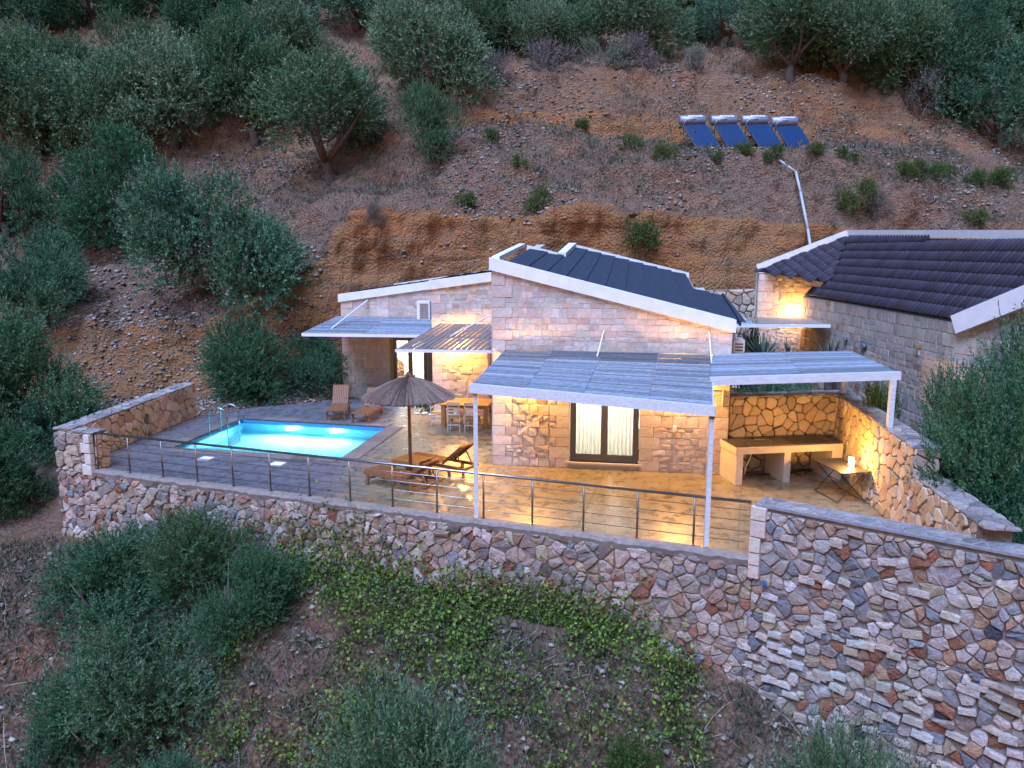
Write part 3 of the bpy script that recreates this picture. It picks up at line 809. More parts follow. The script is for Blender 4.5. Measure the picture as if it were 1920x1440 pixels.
# coping stones round the pool, one by one
r = random.Random(5)
def coping(a, b, w, out):
    a = Vector((*a, 0)); b = Vector((*b, 0)); L = (b - a).length; d = (b - a) / L; n = out.normalized() * w
    k = max(1, round(L / .62))
    for i in range(k):
        p = a + d * (L * i / k + .006); q = a + d * (L * (i + 1) / k - .006)
        c = .85 + r.uniform(-.15, .2)
        MB().prism([p + UP * .003, q + UP * .003, q + n + UP * .003, p + n + UP * .003], UP * .022, (c, c, c)).build('coping_slab', M['coping'], pl, col=True)
M['coping'] = mat('coping_slab_concrete', (0.20, 0.165, 0.145), 0.6, var=0.35, scale=8, bump=0.4, attr=True)
cen = sum((Vector((*p, 0)) for p in pool), Vector()) / 4
for i in range(4):
    a, b = pool[i], pool[(i + 1) % 4]
    e = Vector((b[0] - a[0], b[1] - a[1], 0)).normalized(); n = Vector((e.y, -e.x, 0))
    coping(a, b, .42 if i != 1 else .5, n)
wv = [Vector((*p, wz)) for p in pool]
MB().add(wv, [(0, 1, 2, 3)]).build('water', M['water'], pl)
far = Vector((*pool[3], 0)); fdir = Vector((*pool[2], 0)) - far; fn = Vector((fdir.y, -fdir.x, 0)).normalized()
for t in (.36, .66):
    c = far + fdir * t + fn * .04 + UP * -.52
    mb = MB(); mb.lathe([(.0, 0), (.13, 0), (.15, .02), (.15, .05), (.0, .05)], 16)
    o = mb.build('pool_lamp', M['pool_bulb'], pl); o.location = c + fn * .04
    o.rotation_euler = fn.to_track_quat('Z', 'Y').to_euler()
    ld = bpy.data.lights.new('pool_light', 'SPOT'); ld.energy = 72; ld.color = (.72, .93, 1.0); ld.shadow_soft_size = .12; ld.spot_size = R(165); ld.spot_blend = .6
    lo = bpy.data.objects.new('pool_light', ld); link(lo); lo.location = c + fn * .16
    lo.rotation_euler = (-(fn + UP * -.25)).to_track_quat('Z', 'Y').to_euler()
settle(pl, (-6.8, 22.4, 0))
# the two white plates on the paving in front of the pool
for (x, y), l in zip([(-8.25, 19.82), (-6.15, 19.28)], ['left pale skimmer lid flush in the paving before the pool', 'right pale skimmer lid flush in the paving before the pool']):
    mb = MB(); mb.box(-.17, .17, -.14, .14, .002, .02); mb.box(-.13, .13, -.10, .10, .02, .028)
    o = mb.build('skimmer_lid', M['render_white']); o.location = (x, y, 0); o.rotation_euler = (0, 0, R(-14)); tag(o, l, 'lid', 'pool skimmer lids')

# pool ladder
lad = thing('pool_ladder', 'bright steel pool ladder with two arched handrails at the left end', 'ladder')
bx, by = Vector((-8.72, 22.95, 0)), Vector((.13, .50, 0))
side = Vector((1, -.2, 0)).normalized()
for s in (0, 1):
    o_ = Vector((-9.12, 22.55, 0)) + Vector((.13, .62, 0)) * s
    pts = [o_ - side * .12]
    for k in range(11):
        a = math.pi * k / 10
        pts.append(o_ + side * (.19 - .31 * math.cos(a)) + UP * (.62 + .24 * math.sin(a)))
    pts.append(o_ + side * .50 + UP * -1.05)
    mb = MB(); mb.tube(pts, .021, 8); mb.build('handrail', M['steel'], lad, smooth=True)
for k in range(4):
    a = Vector((-9.12, 22.55, 0)) + side * .5 + UP * (-.2 - .25 * k)
    MB().beam(a, a + Vector((.13, .62, 0)), .08, .03).build('step', M['steel'], lad)
settle(lad, (-9.0, 22.8, 0))

# ------------------------------------------------------------------ retaining wall below the terrace
A0 = Vector((-11.82, 19.12, 0)); A1 = Vector((4.35, 12.95, 0)); AD = (A1 - A0); AL = AD.length; AD = AD / AL; AN = Vector((AD.y, -AD.x, 0))
B1 = Vector((10.6, 8.28, 0)); BD = (B1 - A1); BL = BD.length; BD = BD / BL; BN = Vector((BD.y, -BD.x, 0))
rw = thing('retaining_wall', 'long rubble retaining wall of grey, rust and cream stones under the railing', 'wall')
mb = MB()
mb.prism([A0 + UP * -6, A1 + UP * -6, A1 + UP * -.05, A0 + UP * -.05], -AN * .55)
mb.build('core', M['mortar'], rw)
# rough concrete lip carrying the railing
mb = MB(); r = random.Random(9); n = 120; vs = []; fs = []
for i in range(n + 1):
    p = A0 + AD * (AL * i / n) if i else A0 + AD * 1.15
    if i and (AL * i / n) < 1.15: p = A0 + AD * 1.15
    o = r.uniform(-.02, .05)
    vs += [p + AN * (.02 + o) + UP * (-.16 + r.uniform(-.05, .04)), p + AN * (.05 + o) + UP * (-.03 + r.uniform(-.01, .01)), p + AN * (.01 + o * .5) + UP * .03, p - AN * .22 + UP * .012]
for i in range(n):
    for k in range(3): fs.append((4 * i + k, 4 * (i + 1) + k, 4 * (i + 1) + k + 1, 4 * i + k + 1))
mb.add(vs, fs).build('concrete_lip', M['mortar'], rw)
mas = Masonry(); wA = Wall(A0, AD, AN)
fill_rubble(mas, wA, [(0.0, -3.1), (AL, -3.4), (AL, -.10), (0, -.10)], .18, PAL_RUBBLE, M['rubble'], 41, asp=1.15, gap=.008, depth=.06, rough=.026, drop=.30, jit=.5)
mas.build(rw)
settle(rw, (-4, 16, -2))

pw = thing('parapet_wall', 'tall rubble parapet wall with white blocks and mottled capping at the right corner', 'wall')
mb = MB()
mb.prism([A1 + UP * -7, B1 + UP * -7, B1 + UP * 1.0, A1 + UP * 1.0], -BN * .42)
mb.build('core', M['mortar'], pw)
mas = Masonry(); wB = Wall(A1, BD, BN)
fill_rubble(mas, wB, [(0.0, -1.0), (BL, -1.0), (BL, .92), (0, .92)], .165, PAL_RIGHT, M['rubble'], 142, asp=1.6, gap=.009, depth=.05, rough=.02, drop=.28, jit=.5, blocks=.13)
fill_rubble(mas, wB, [(-.1, -4.6), (BL, -4.6), (BL, -1.0), (-.1, -1.0)], .175, PAL_RIGHT, M['rubble'], 143, asp=1.35, gap=.009, depth=.06, rough=.022, drop=.28, jit=.5, blocks=.34)
# dressed corner blocks at the end of the railing
r = random.Random(3); z = -.35
while z < .95:
    h = r.uniform(.22, .34); h = min(h, .99 - z)
    if h < .05: break
    w = r.choice((.16, .24))
    mas.stone(Wall(A1 - AD * .02, BD, BN), [(-.05, z), (w, z), (w, z + h), (-.05, z + h)], .01, .10, .01, pick(r, PAL_QUOIN), M['ashlar'], r, rounded=False)
    mas.stone(Wall(A1 - BN * .42, BN, -BD), [(-.0, z), (.46, z), (.46, z + h), (0, z + h)], .01, .03, .008, pick(r, PAL_QUOIN), M['ashlar'], r, rounded=False)
    z += h
# inner face of the parapet
fill_rubble(mas, Wall(A1 - BN * .42 , -BD, -BN), [(-4.0, 0), (0, 0), (0, .95), (-4.0, .95)], .30, PAL_BUFF, M['rubble'], 44, asp=1.2, gap=.008, depth=.03, sharp=True)
# capping: pale chips bedded flat in mortar
mb = MB(); mb.prism([A1 + UP * .985 + BN * .04, B1 + UP * .985 + BN * .04, B1 + UP * .985 - BN * .46, A1 + UP * .985 - BN * .46], UP * .05).build('mortar_cap', M['mortar_blue'], pw) if 'mortar_blue' in M else None
M['cap_mortar'] = mat('cap_mortar', (.24, .24, .26), .9, var=.35, scale=12, bump=.6)
MB().prism([A1 + UP * .985 + BN * .05, B1 + UP * .985 + BN * .05, B1 + UP * .985 - BN * .46, A1 + UP * .985 - BN * .46], UP * .045).build('capping_bed', M['cap_mortar'], pw)
mas.build(pw)
mas = Masonry()
wc = Wall(A1 + UP * 1.03 - BN * .44, BD, UP, up=BN)
fill_rubble(mas, wc, [(0, 0), (BL, 0), (BL, .47), (0, .47)], .20, PAL_CAP, M['rubble'], 45, asp=1.8, gap=.03, depth=.012, rough=.006, drop=.25)
mas.build(pw, name='cap_stone', rest='small_cap_stones')
settle(pw, (6, 11, -2))

# ------------------------------------------------------------------ low wall at the left end of the terrace
lw = thing('pool_wall', 'buff stone wall with grey flat capping along the left of the pool', 'wall')
I0, I1 = Vector((-11.38, 18.98, 0)), Vector((-10.78, 25.45, 0)); O0, O1 = Vector((-11.86, 19.14, 0)), Vector((-11.28, 25.5, 0))
P1 = Vector((-10.62, 18.66, 0))
mb = MB()
mb.prism([O0 + UP * -3, Vector((-11.4, 19.4, -3)), Vector((-10.83, 25.45, -3)), O1 + UP * -3], UP * 0)if False else None
def pr(poly, z0, z1s):
    n = len(poly)
    vs = [Vector((*p, z0)) for p in poly] + [Vector((*p, z)) for p, z in zip(poly, z1s)]
    fs = [tuple(range(n - 1, -1, -1)), tuple(range(n, 2 * n))] + [(i, (i + 1) % n, (i + 1) % n + n, i + n) for i in range(n)]
    return vs, fs
mb.add(*pr([(-11.84, 19.16), (-11.36, 18.98), (-10.81, 25.42), (-11.27, 25.47)], -3, [.98, .98, 1.13, 1.13]))
mb.add(*pr([(-11.34, 18.97), (-10.64, 18.70), (-10.48, 19.10), (-11.30, 19.42)], -.3, [.975, .975, .975, .975]))
mb.build('core', M['joint_dark'], lw)
mas = Masonry()
wd = (Vector((-10.80, 25.45, 0)) - Vector((-11.33, 19.3, 0))); wl = wd.length; wd = wd / wl
win = Wall(Vector((-11.33, 19.3, 0)), wd, Vector((wd.y, -wd.x, 0)))
for rg in ([(0, 0), (3.0, 0), (3.0, 1.02), (0, .98)], [(3.0, 0), (3.25, 0), (3.25, .42), (3.0, .42)], [(3.0, .68), (3.25, .68), (3.25, 1.05), (3.0, 1.04)], [(3.25, 0), (wl, 0), (wl, 1.12), (3.25, 1.04)]):
    fill_rubble(mas, win, rg, .27, PAL_BUFF, M['ashlar'], 51 + len(mas.items), asp=1.1, gap=.009, depth=.03, rough=.010, drop=.12, sharp=True)
fill_rubble(mas, Wall(A0, AD, AN), [(0, -.1), (1.25, -.1), (1.25, .95), (0, .95)], .26, PAL_RUBBLE[:3] + PAL_BUFF[:3], M['rubble'], 58, asp=1.2, gap=.02, depth=.05)
fill_rubble(mas, Wall(Vector((-10.60, 18.70, 0)), Vector((.16, .40, 0)), Vector((.93, -.37, 0))), [(0, 0), (.42, 0), (.42, .95), (0, .95)], .28, PAL_BUFF, M['ashlar'], 59, gap=.012, depth=.03, rough=.01, sharp=True)
fill_rubble(mas, Wall(Vector((-10.8, 25.46, 0)), Vector((-1, .02, 0)), Vector((0, 1, 0))), [(0, 0), (.48, 0), (.48, 1.1), (0, 1.1)], .3, PAL_BUFF, M['ashlar'], 60, gap=.012, depth=.03, rough=.01, sharp=True)
# back of the wall, seen from the slope
fill_rubble(mas, Wall(Vector((-11.27, 25.47, 0)), Vector((-.57, -6.3, 0)), Vector((-1, .09, 0))), [(0, -.8), (6.2, -1.8), (6.2, .95), (0, 1.1)], .36, PAL_RUBBLE, M['rubble'], 61, gap=.02, depth=.05)
# white dressed quoins beside the railing
r = random.Random(2)
for k, z in enumerate((-.12, .16, .46, .72)):
    w = (.34, .22, .34, .22)[k]; h = (.27, .29, .25, .22)[k]
    mas.stone(Wall(A0, AD, AN), [(1.3 - w, z), (1.3, z), (1.3, z + h), (1.3 - w, z + h)], .008, .10, .004, (.62, .6, .56), M['ashlar'], r, rounded=False)
mas.build(lw)
mas = Masonry()
wc = Wall(Vector((-11.88, 19.10, .99)), Vector((.57, 6.4, .15)), UP, up=Vector((1, -.09, 0)).normalized())
fill_rubble(mas, wc, [(0, 0), (6.42, 0), (6.42, .56), (0, .56)], .27, PAL_CAP, M['rubble'], 62, asp=1.3, gap=.008, depth=.02, rough=.01, drop=.1)
wc = Wall(Vector((-11.34, 18.92, .98)), AD, UP, up=-AN)
fill_rubble(mas, wc, [(0.05, -.02), (.82, -.02), (.82, .46), (0.05, .46)], .24, PAL_CAP, M['rubble'], 63, asp=1.3, gap=.008, depth=.02, rough=.01, drop=.1)
mas.build(lw, name='cap_stone')
settle(lw, (-11.3, 22, 0))

# ------------------------------------------------------------------ barbecue corner walls on the right
bw = thing('barbecue_wall', 'stepped buff stone wall with flat grey capping enclosing the barbecue corner', 'wall')
K0, K1, K2, K3 = Vector((5.5, 18.47, 0)), Vector((8.28, 18.97, 0)), Vector((7.60, 13.92, 0)), Vector((7.12, 10.45, 0))
mb = MB()
mb.add(*pr([(5.35, 18.49), (8.31, 19.0), (8.8, 19.5), (5.4, 18.95)], -1, [1.93, 1.93, 1.93, 1.93]))
mb.add(*pr([(8.31, 18.995), (7.63, 13.94), (8.08, 13.88), (8.83, 19.45)], -2, [1.925, 1.80, 1.80, 1.925]))
mb.add(*pr([(7.625, 13.935), (7.20, 11.2), (7.62, 11.0), (8.07, 13.87)], -4, [1.28, 1.28, 1.28, 1.28]))
mb.build('core', M['joint_dark'], bw)
mas = Masonry()
d = (K1 - K0); wb = Wall(K0, d, Vector((d.y, -d.x, 0)))
fill_rubble(mas, wb, [(-.1, 0), (d.length, 0), (d.length, 1.92), (-.1, 1.92)], .25, PAL_BUFF, M['ashlar'], 71, asp=1.25, gap=.009, depth=.035, rough=.010, drop=.12, jit=.38, sharp=True)
d2 = (K1 - K2); we = Wall(K2, d2, Vector((-d2.y, d2.x, 0)))
fill_rubble(mas, we, [(0, 0), (d2.length, 0), (d2.length, 1.91), (0, 1.79)], .26, PAL_BUFF, M['ashlar'], 72, asp=1.1, gap=.009, depth=.035, rough=.012, drop=.14, jit=.4, sharp=True)
d3 = (K2 - K3); wf = Wall(K3, d3, Vector((-d3.y, d3.x, 0)))
fill_rubble(mas, wf, [(.75, 0), (d3.length, 0), (d3.length, 1.27), (.75, 1.27)], .25, PAL_BUFF, M['ashlar'], 73, asp=1.15, gap=.009, depth=.035, rough=.012, drop=.14, jit=.4, sharp=True)
fill_rubble(mas, Wall(Vector((7.60, 13.90, 0)), Vector((1, -.11, 0)), Vector((-.1, -1, 0))), [(0, 1.28), (.47, 1.28), (.47, 1.79), (0, 1.79)], .24, PAL_BUFF, M['ashlar'], 74, gap=.009, depth=.03, rough=.010, sharp=True)
mas.build(bw)
mas = Masonry()
wc = Wall(K0 + Vector((-.1, -.05, 1.93)), d, UP, up=Vector((-d.y, d.x, 0)).normalized())
fill_rubble(mas, wc, [(0, 0), (2.95, 0), (3.3, .5), (0, .5)], .26, PAL_CAP, M['rubble'], 75, asp=1.5, gap=.008, depth=.02, rough=.01)
wc = Wall(K2 + Vector((-.05, -.03, 1.80)), d2 + UP * .12, UP, up=Vector((d2.y, -d2.x, 0)).normalized())
fill_rubble(mas, wc, [(0, 0), (5.0, 0), (5.5, .54), (0, .54)], .26, PAL_CAP, M['rubble'], 76, asp=1.5, gap=.008, depth=.02, rough=.01)
wc = Wall(K3 + Vector((-.05, -.1, 1.285)), d3, UP, up=Vector((d3.y, -d3.x, 0)).normalized())
fill_rubble(mas, wc, [(.6, 0), (3.55, 0), (3.55, .54), (.6, .54)], .27, PAL_CAP, M['rubble'], 77, asp=1.4, gap=.008, depth=.02, rough=.01)
mas.build(bw, name='cap_stone')
settle(bw, (7.8, 16, 0))

# tall rubble wall holding the cut bank behind the passage between the houses
tw = thing('passage_wall', 'tall buff rubble wall closing the passage between the two houses', 'wall')
Q0, Q1 = Vector((6.6, 31.3, 0)), Vector((11.0, 30.7, 0))
MB().prism([Q0 + UP * -1, Q1 + UP * -1, Q1 + UP * 4.15, Q0 + UP * 4.0], Vector((.1, .6, 0))).build('core', M['joint_dark'], tw)
mas = Masonry(); d = Q1 - Q0
fill_rubble(mas, Wall(Q0, d, Vector((d.y, -d.x, 0))), [(0, 0), (d.length, 0), (d.length, 4.15), (0, 4.0)], .32, PAL_BUFF, M['ashlar'], 81, asp=1.1, gap=.02, depth=.05, rough=.02, sharp=True)
mas.build(tw)
settle(tw, (8.8, 31, 0))

# ------------------------------------------------------------------ cable railing
rail = thing('railing', 'steel cable railing with round handrail along the terrace edge', 'railing')
rp0, rp1 = Vector((-10.56, 18.72, 0)), Vector((4.28, 13.22, 0)); rd = rp1 - rp0
npost = 15
for k in range(npost):
    p = rp0 + rd * (k / (npost - .12))
    MB().tube([p, p + UP * .94], .021, 8).build('post', M['bronze'], rail, smooth=True)
    MB().tube([p + UP * .006, p + UP * .03], .045, 10).build('base_flange', M['steel'], rail)
for z in (.2, .4, .6, .8):
    MB().tube([rp0 + UP * z, rp1 + UP * z], .007, 6).build('cable', M['steel'], rail, smooth=True)
MB().tube([rp0 - rd * .012 + UP * .965, rp1 + rd * .004 + UP * .965], .028, 10).build('handrail', M['steel'], rail, smooth=True)
settle(rail, (-3, 15.9, 0))

# ------------------------------------------------------------------ villa in the middle
C0 = Vector((-.50, 19.235, 0))
def H1(s, t, z): return C0 + E1 * s + E2 * t + UP * z
def fz(s): return 5.34 - .2467 * s            # top line of the gable fascia
def rz(s, t): return fz(s) + .09 * t           # roof plane
villa = thing('stone_villa', 'cream stone villa with white gable bands and dark blue metal roof', 'house')
# --- main block: walls
mb = MB(); W0, W1_, WT, WB_ = 1.99, 3.76, 2.45, .17
wtop = lambda s: fz(s) - .30
for (a, b, z0, z1) in ((0, W0, None, None), (W1_, 5.92, None, None), (W0, W1_, WT, None), (W0, W1_, 0, WB_)):
    za, zb = (0, 0) if z0 is None else (z0, z0)
    ta, tb = (wtop(a), wtop(b)) if z1 is None else (z1, z1)
    mb.prism([H1(a, 0, za - .2), H1(b, 0, zb - .2), H1(b, 0, tb), H1(a, 0, ta)], E2 * .3)
mb.prism([H1(0, .3, 0), H1(0, 8.7, 0), H1(0, 8.7, rz(0, 8.7) - .3), H1(0, .3, rz(0, .3) - .3)], E1 * .3)
mb.prism([H1(5.92, .3, 0), H1(5.92, 8.7, 0), H1(5.92, 8.7, rz(5.92, 8.7) - .35), H1(5.92, .3, rz(5.92, .3) - .35)], E1 * -.3)
mb.prism([H1(.3, 8.4, 0), H1(5.6, 8.4, 0), H1(5.6, 8.4, rz(5.6, 8.7) - .4), H1(.3, 8.4, rz(.3, 8.7) - .4)], E2 * .3)
mb.build('wall', M['mortar_buff'], villa)
mas = Masonry(); wv_ = Wall(H1(0, 0, 0), E1, -E2)
lampn = [(.95, 1.35), (4.7, 1.0)]
rif = lambda s, z: max(0, 1 - abs(s - .95) / .75) ** .5 * (1.0 if z < 2.6 else 0) if s < 1.8 else max(0, 1 - abs(s - 4.3) / 1.2) * .35 * (1 if z < 2.6 else 0)
fill_ashlar(mas, wv_, [(0, 0), (W0 - .0, 0), (W0, 2.72), (0, 2.72)], 0, W0, 0, 2.72, PAL_FACADE, M['ashlar'], 91, wmin=.15, wmax=.4, rough_if=rif, band=.28)
fill_ashlar(mas, wv_, [(W1_, 0), (5.92, 0), (5.92, 2.72), (W1_, 2.72)], W1_, 5.92, 0, 2.72, PAL_FACADE, M['ashlar'], 92, wmin=.15, wmax=.4, rough_if=rif, band=.28)
fill_ashlar(mas, wv_, [(W0, WT), (W1_, WT), (W1_, 2.72), (W0, 2.72)], W0, W1_, WT, 2.72, PAL_FACADE, M['ashlar'], 93, quoin=(False, False))
fill_ashlar(mas, wv_, [(0, 2.72), (5.92, 2.72), (5.92, wtop(5.92)), (0, wtop(0))], 0, 5.92, 2.72, 5.05, PAL_FACADE, M['ashlar'], 94, band=.27, wmin=.14, wmax=.36)
r = random.Random(12)
# side wall to the left, seen edge-on
fill_ashlar(mas, Wall(H1(0, 7, 0), -E2, -E1), [(0, 0), (7, 0), (7, 5), (0, 5.3)], 0, 7, 0, 5.3, PAL_FACADE, M['ashlar'], 95)

# --- gable band, eaves and roof of the main block
def slab(pts, thick, name, m, parent, vec=None):
    return MB().prism(pts, vec if vec is not None else Vector((0, 0, -thick))).build(name, m, parent)
slab([H1(-.06, -.10, fz(-.06) - .31), H1(5.98, -.10, fz(5.98) - .31), H1(5.98, -.10, fz(5.98)), H1(-.06, -.10, fz(-.06))], 0, 'gable_band', M['render_white'], villa, E2 * .36)
slab([H1(-.06, .26, rz(-.06, .26) - .1), H1(-.06, 4.8, rz(-.06, 4.8) - .1), H1(-.06, 4.8, rz(-.06, 4.8) + .0), H1(-.06, .26, rz(-.06, .26) + .0)], 0, 'side_band', M['render_white'], villa, E1 * .20)
slab([H1(1.15, 4.8, rz(1.2, 4.8) - .25), H1(1.15, 8.75, rz(1.2, 8.75) - .25), H1(1.15, 8.75, rz(1.2, 8.75) + .05), H1(1.15, 4.8, rz(1.2, 4.8) + .03)], 0, 'side_band', M['render_white'], villa, E1 * .26)
slab([H1(.2, 4.72, rz(.2, 4.72) - .25), H1(1.16, 4.72, rz(1.16, 4.72) - .25), H1(1.16, 4.72, rz(1.16, 4.72) + .02), H1(.2, 4.72, rz(.2, 4.72) + .02)], 0, 'rear_band', M['render_white'], villa, E2 * .25)
slab([H1(1.15, 8.6, rz(1.15, 8.6) - .3), H1(5.4, 8.6, rz(5.4, 8.6) - .3), H1(5.4, 8.6, rz(5.4, 8.6) + .05), H1(1.15, 8.6, rz(1.15, 8.6) + .05)], 0, 'rear_band', M['render_white'], villa, E2 * .26)
slab([H1(.25, .2, rz(.25, .2) - .12), H1(5.95, .2, rz(5.95, .2) - .12), H1(6.2, 4.85, rz(6.2, 4.85) - .12), H1(.25, 4.75, rz(.25, 4.75) - .12)], .06, 'roof_deck', M['mortar'], villa)
slab([H1(1.3, 4.7, rz(1.3, 4.7) - .12), H1(5.4, 4.7, rz(5.4, 4.7) - .12), H1(5.4, 8.6, rz(5.4, 8.6) - .12), H1(1.3, 8.6, rz(1.3, 8.6) - .12)], .06, 'roof_deck', M['mortar'], villa)
# overlapping pressed-metal tile sheets, one per course
ncs = 12
for i in range(ncs):
    s0 = .30 + i * .49; s1 = s0 + .56
    t0 = .25; t1 = 8.62 if 1.25 < s0 + .25 < 5.3 else 4.80
    if s0 < 1.1 < s1 and i > 0: pass
    mb = MB(); vs = []; fs = []; n = int((t1 - t0) / .11)
    for k in range(n + 1):
        t = t0 + (t1 - t0) * k / n
        b = .018 * (1 if k % 2 else -1)
        for s_, dz in ((s0, -.012), (s1 - .02, .026), (s1, .026), (s1, -.02)):
            vs.append(H1(s_, t, rz(s_, t) - .05 + dz + (b if dz > 0 else b * .6)))
    for k in range(n):
        for j in range(3): fs.append((4 * k + j, 4 * k + j + 1, 4 * k + 5 + j, 4 * k + 4 + j))
    mb.add(vs, fs).build('roof_sheet', M['roof_blue'], villa)
# dark verge flashing at the low corner
MB().beam(H1(6.08, -.05, fz(6.08) - .05), H1(6.16, 4.8, rz(6.1, 4.8) - .04), .05, .14).build('eave_flashing', M['roof_blue'], villa)

# --- glazed door of the main block
def window(parent, P, w, h, nleaf, m=M['aluminium'], deep=.14, sill=True):
    """P(x, y, d): x along, y up, d out of the wall"""
    fr = .085
    mb = MB()
    def bar(x0, x1, y0, y1, d0, d1):
        mb.prism([P(x0, y0, d0), P(x1, y0, d0), P(x1, y1, d0), P(x0, y1, d0)], P(x0, y0, d1) - P(x0, y0, d0))
    bar(0, w, 0, .07, -deep, -deep + .07); bar(0, w, h - .07, h, -deep, -deep + .07)
    bar(0, .06, .07, h - .07, -deep, -deep + .07); bar(w - .06, w, .07, h - .07, -deep, -deep + .07)
    f = mb.build('window_frame', m, parent)
    lw_ = (w - .12) / nleaf
    for k in range(nleaf):
        a = .06 + k * lw_
        mb = MB()
        bar(a, a + lw_, .07, .19, -deep + .015, -deep + .055); bar(a, a + lw_, h - .16, h - .07, -deep + .015, -deep + .055)
        bar(a, a + fr, .19, h - .16, -deep + .015, -deep + .055); bar(a + lw_ - fr, a + lw_, .19, h - .16, -deep + .015, -deep + .055)
        lf = mb.build('door_leaf', m, parent)
        MB().add([P(a + fr, .19, -deep + .035), P(a + lw_ - fr, .19, -deep + .035), P(a + lw_ - fr, h - .16, -deep + .035), P(a + fr, h - .16, -deep + .035)], [(0, 1, 2, 3)]).build('pane', M['pane'], lf)
def curtain(parent, P, x0, x1, h, d, folds=9, seed=0, flare=0.0):
    r = random.Random(seed); n = folds * 6; vs = []; fs = []
    for j in range(9):
        y = h * j / 8
        for i in range(n + 1):
            x = x0 + (x1 - x0) * i / n
            vs.append(P(x + flare * (1 - y / h) ** 2 * (x - (x0 + x1) / 2), y + .05, d + .055 * math.sin(i / 6 * 2 * math.pi + seed) * (1 - .3 * y / h)))
    for j in range(8):
        for i in range(n):
            a = j * (n + 1) + i; fs.append((a, a + 1, a + n + 2, a + n + 1))
    MB().add(vs, fs).build('curtain', M['curtain'], parent, smooth=True)
PW = lambda x, y, d: H1(W0 + .02 + x, -d, WB_ + y)
window(villa, PW, W1_ - W0 - .04, WT - WB_, 2)
curtain(villa, PW, .08, .80, WT - WB_ - .1, -.34, 7, 1)
curtain(villa, PW, .95, 1.66, WT - WB_ - .1, -.34, 7, 3)
MB().prism([H1(W0 - .08, -.07, WB_ - .05), H1(W1_ + .08, -.07, WB_ - .05), H1(W1_ + .08, -.07, WB_ + .0), H1(W0 - .08, -.07, WB_ + .0)], E2 * .25).build('threshold', M['plaster'], villa)
# the room behind, so that the curtains are lit from within
def room(parent, f, x0, x1, y0, y1, z0, z1):
    pts = [f(x0, y0, z0), f(x1, y0, z0), f(x1, y1, z0), f(x0, y1, z0), f(x0, y0, z1), f(x1, y0, z1), f(x1, y1, z1), f(x0, y1, z1)]
    MB().add(pts, [(0, 1, 2, 3), (7, 6, 5, 4), (0, 4, 5, 1)[::-1] if False else (3, 2, 6, 7), (0, 3, 7, 4), (1, 5, 6, 2)]).build('room_shell', M['room_white'], parent)
def point(name, loc, watts, color, size=.06, kind='POINT'):
    ld = bpy.data.lights.new(name, kind); ld.energy = watts; ld.color = color
    if kind == 'POINT': ld.shadow_soft_size = size
    o = bpy.data.objects.new(name, ld); link(o); o.location = loc; return o
WARM = (1.0, .49, .10); WARMW = (1.0, .96, .86)
room(villa, H1, .9, 5.0, .31, 4.2, .0, 2.75)
MB().prism([H1(2.9, 1.6, .17), H1(4.6, 1.6, .17), H1(4.6, 1.6, .75), H1(2.9, 1.6, .75)], E2 * 1.3).build('bed', M['mortar_buff'], villa)
point('room_light', H1(2.8, 2.0, 2.3), 50, WARMW, .12)

# --- recessed left wing and middle wing
def L1(s, t, z): return Vector((-6.79, 30.1, 0)) + E1 * s + E2 * t + UP * z     # left portion, s 0..4.1
def M1(s, t, z): return Vector((-2.73, 25.70, 0)) + E1 * s + E2 * t + UP * z     # middle portion, s 0..3.4
lz = lambda s: 3.94 + .143 * s; mz = lambda s: 4.60 + .137 * s
mb = MB()
mb.prism([L1(0, 0, -.4), L1(2.08, 0, -.4), L1(2.08, 0, lz(2.08) - .3), L1(0, 0, lz(0) - .3)], E2 * .3)
mb.prism([L1(3.5, 0, -.4), L1(4.3, 0, -.4), L1(4.3, 0, lz(4.3) - .3), L1(3.5, 0, lz(3.5) - .3)], E2 * .3)
mb.prism([L1(2.08, 0, 2.3), L1(3.5, 0, 2.3), L1(3.5, 0, lz(3.5) - .3), L1(2.08, 0, lz(2.08) - .3)], E2 * .3)
mb.prism([L1(0, .3, -.4), L1(0, 3.2, -.4), L1(0, 3.2, 3.6), L1(0, .3, 3.6)], E1 * .3)
mb.prism([M1(0, 0, -.3), M1(2.0, 0, -.3), M1(2.0, 0, mz(2.0) - .3), M1(0, 0, mz(0) - .3)], E2 * .3)
mb.prism([M1(2.75, 0, -.3), M1(3.35, 0, -.3), M1(3.35, 0, mz(3.3) - .3), M1(2.75, 0, mz(2.75) - .3)], E2 * .3)
mb.prism([M1(2.0, 0, 2.35), M1(2.75, 0, 2.35), M1(2.75, 0, mz(2.75) - .3), M1(2.0, 0, mz(2) - .3)], E2 * .3)
mb.prism([M1(0, .3, -.3), M1(0, 3.9, -.3), M1(0, 3.9, 4.2), M1(0, .3, 4.2)], E1 * .3)
mb.build('wall', M['mortar_buff'], villa)
wl_ = Wall(L1(0, 0, 0), E1, -E2)
fill_ashlar(mas, wl_, [(0, -.2), (2.0, -.2), (2.0, lz(2.0) - .3), (0, lz(0) - .3)], 0, 2.0, -.2, 4.2, PAL_FACADE, M['ashlar'], 101, band=.29, wmin=.17, wmax=.42, quoin=(True, True))
fill_ashlar(mas, wl_, [(2.0, 2.32), (4.1, 2.32), (4.1, lz(4.1) - .3), (2.0, lz(2) - .3)], 2.0, 4.1, 2.32, 4.2, PAL_FACADE, M['ashlar'], 102, band=.29, wmin=.17, wmax=.42, quoin=(False, False))
wm_ = Wall(M1(0, 0, 0), E1, -E2)
fill_ashlar(mas, wm_, [(0, 0), (1.95, 0), (1.95, 2.9), (0, 2.9)], 0, 1.95, 0, 2.9, PAL_FACADE, M['ashlar'], 103, band=.29, wmin=.17, wmax=.42, quoin=(True, True), rough_if=lambda s, z: max(0, 1 - abs(s - .95) / .6) * .5)
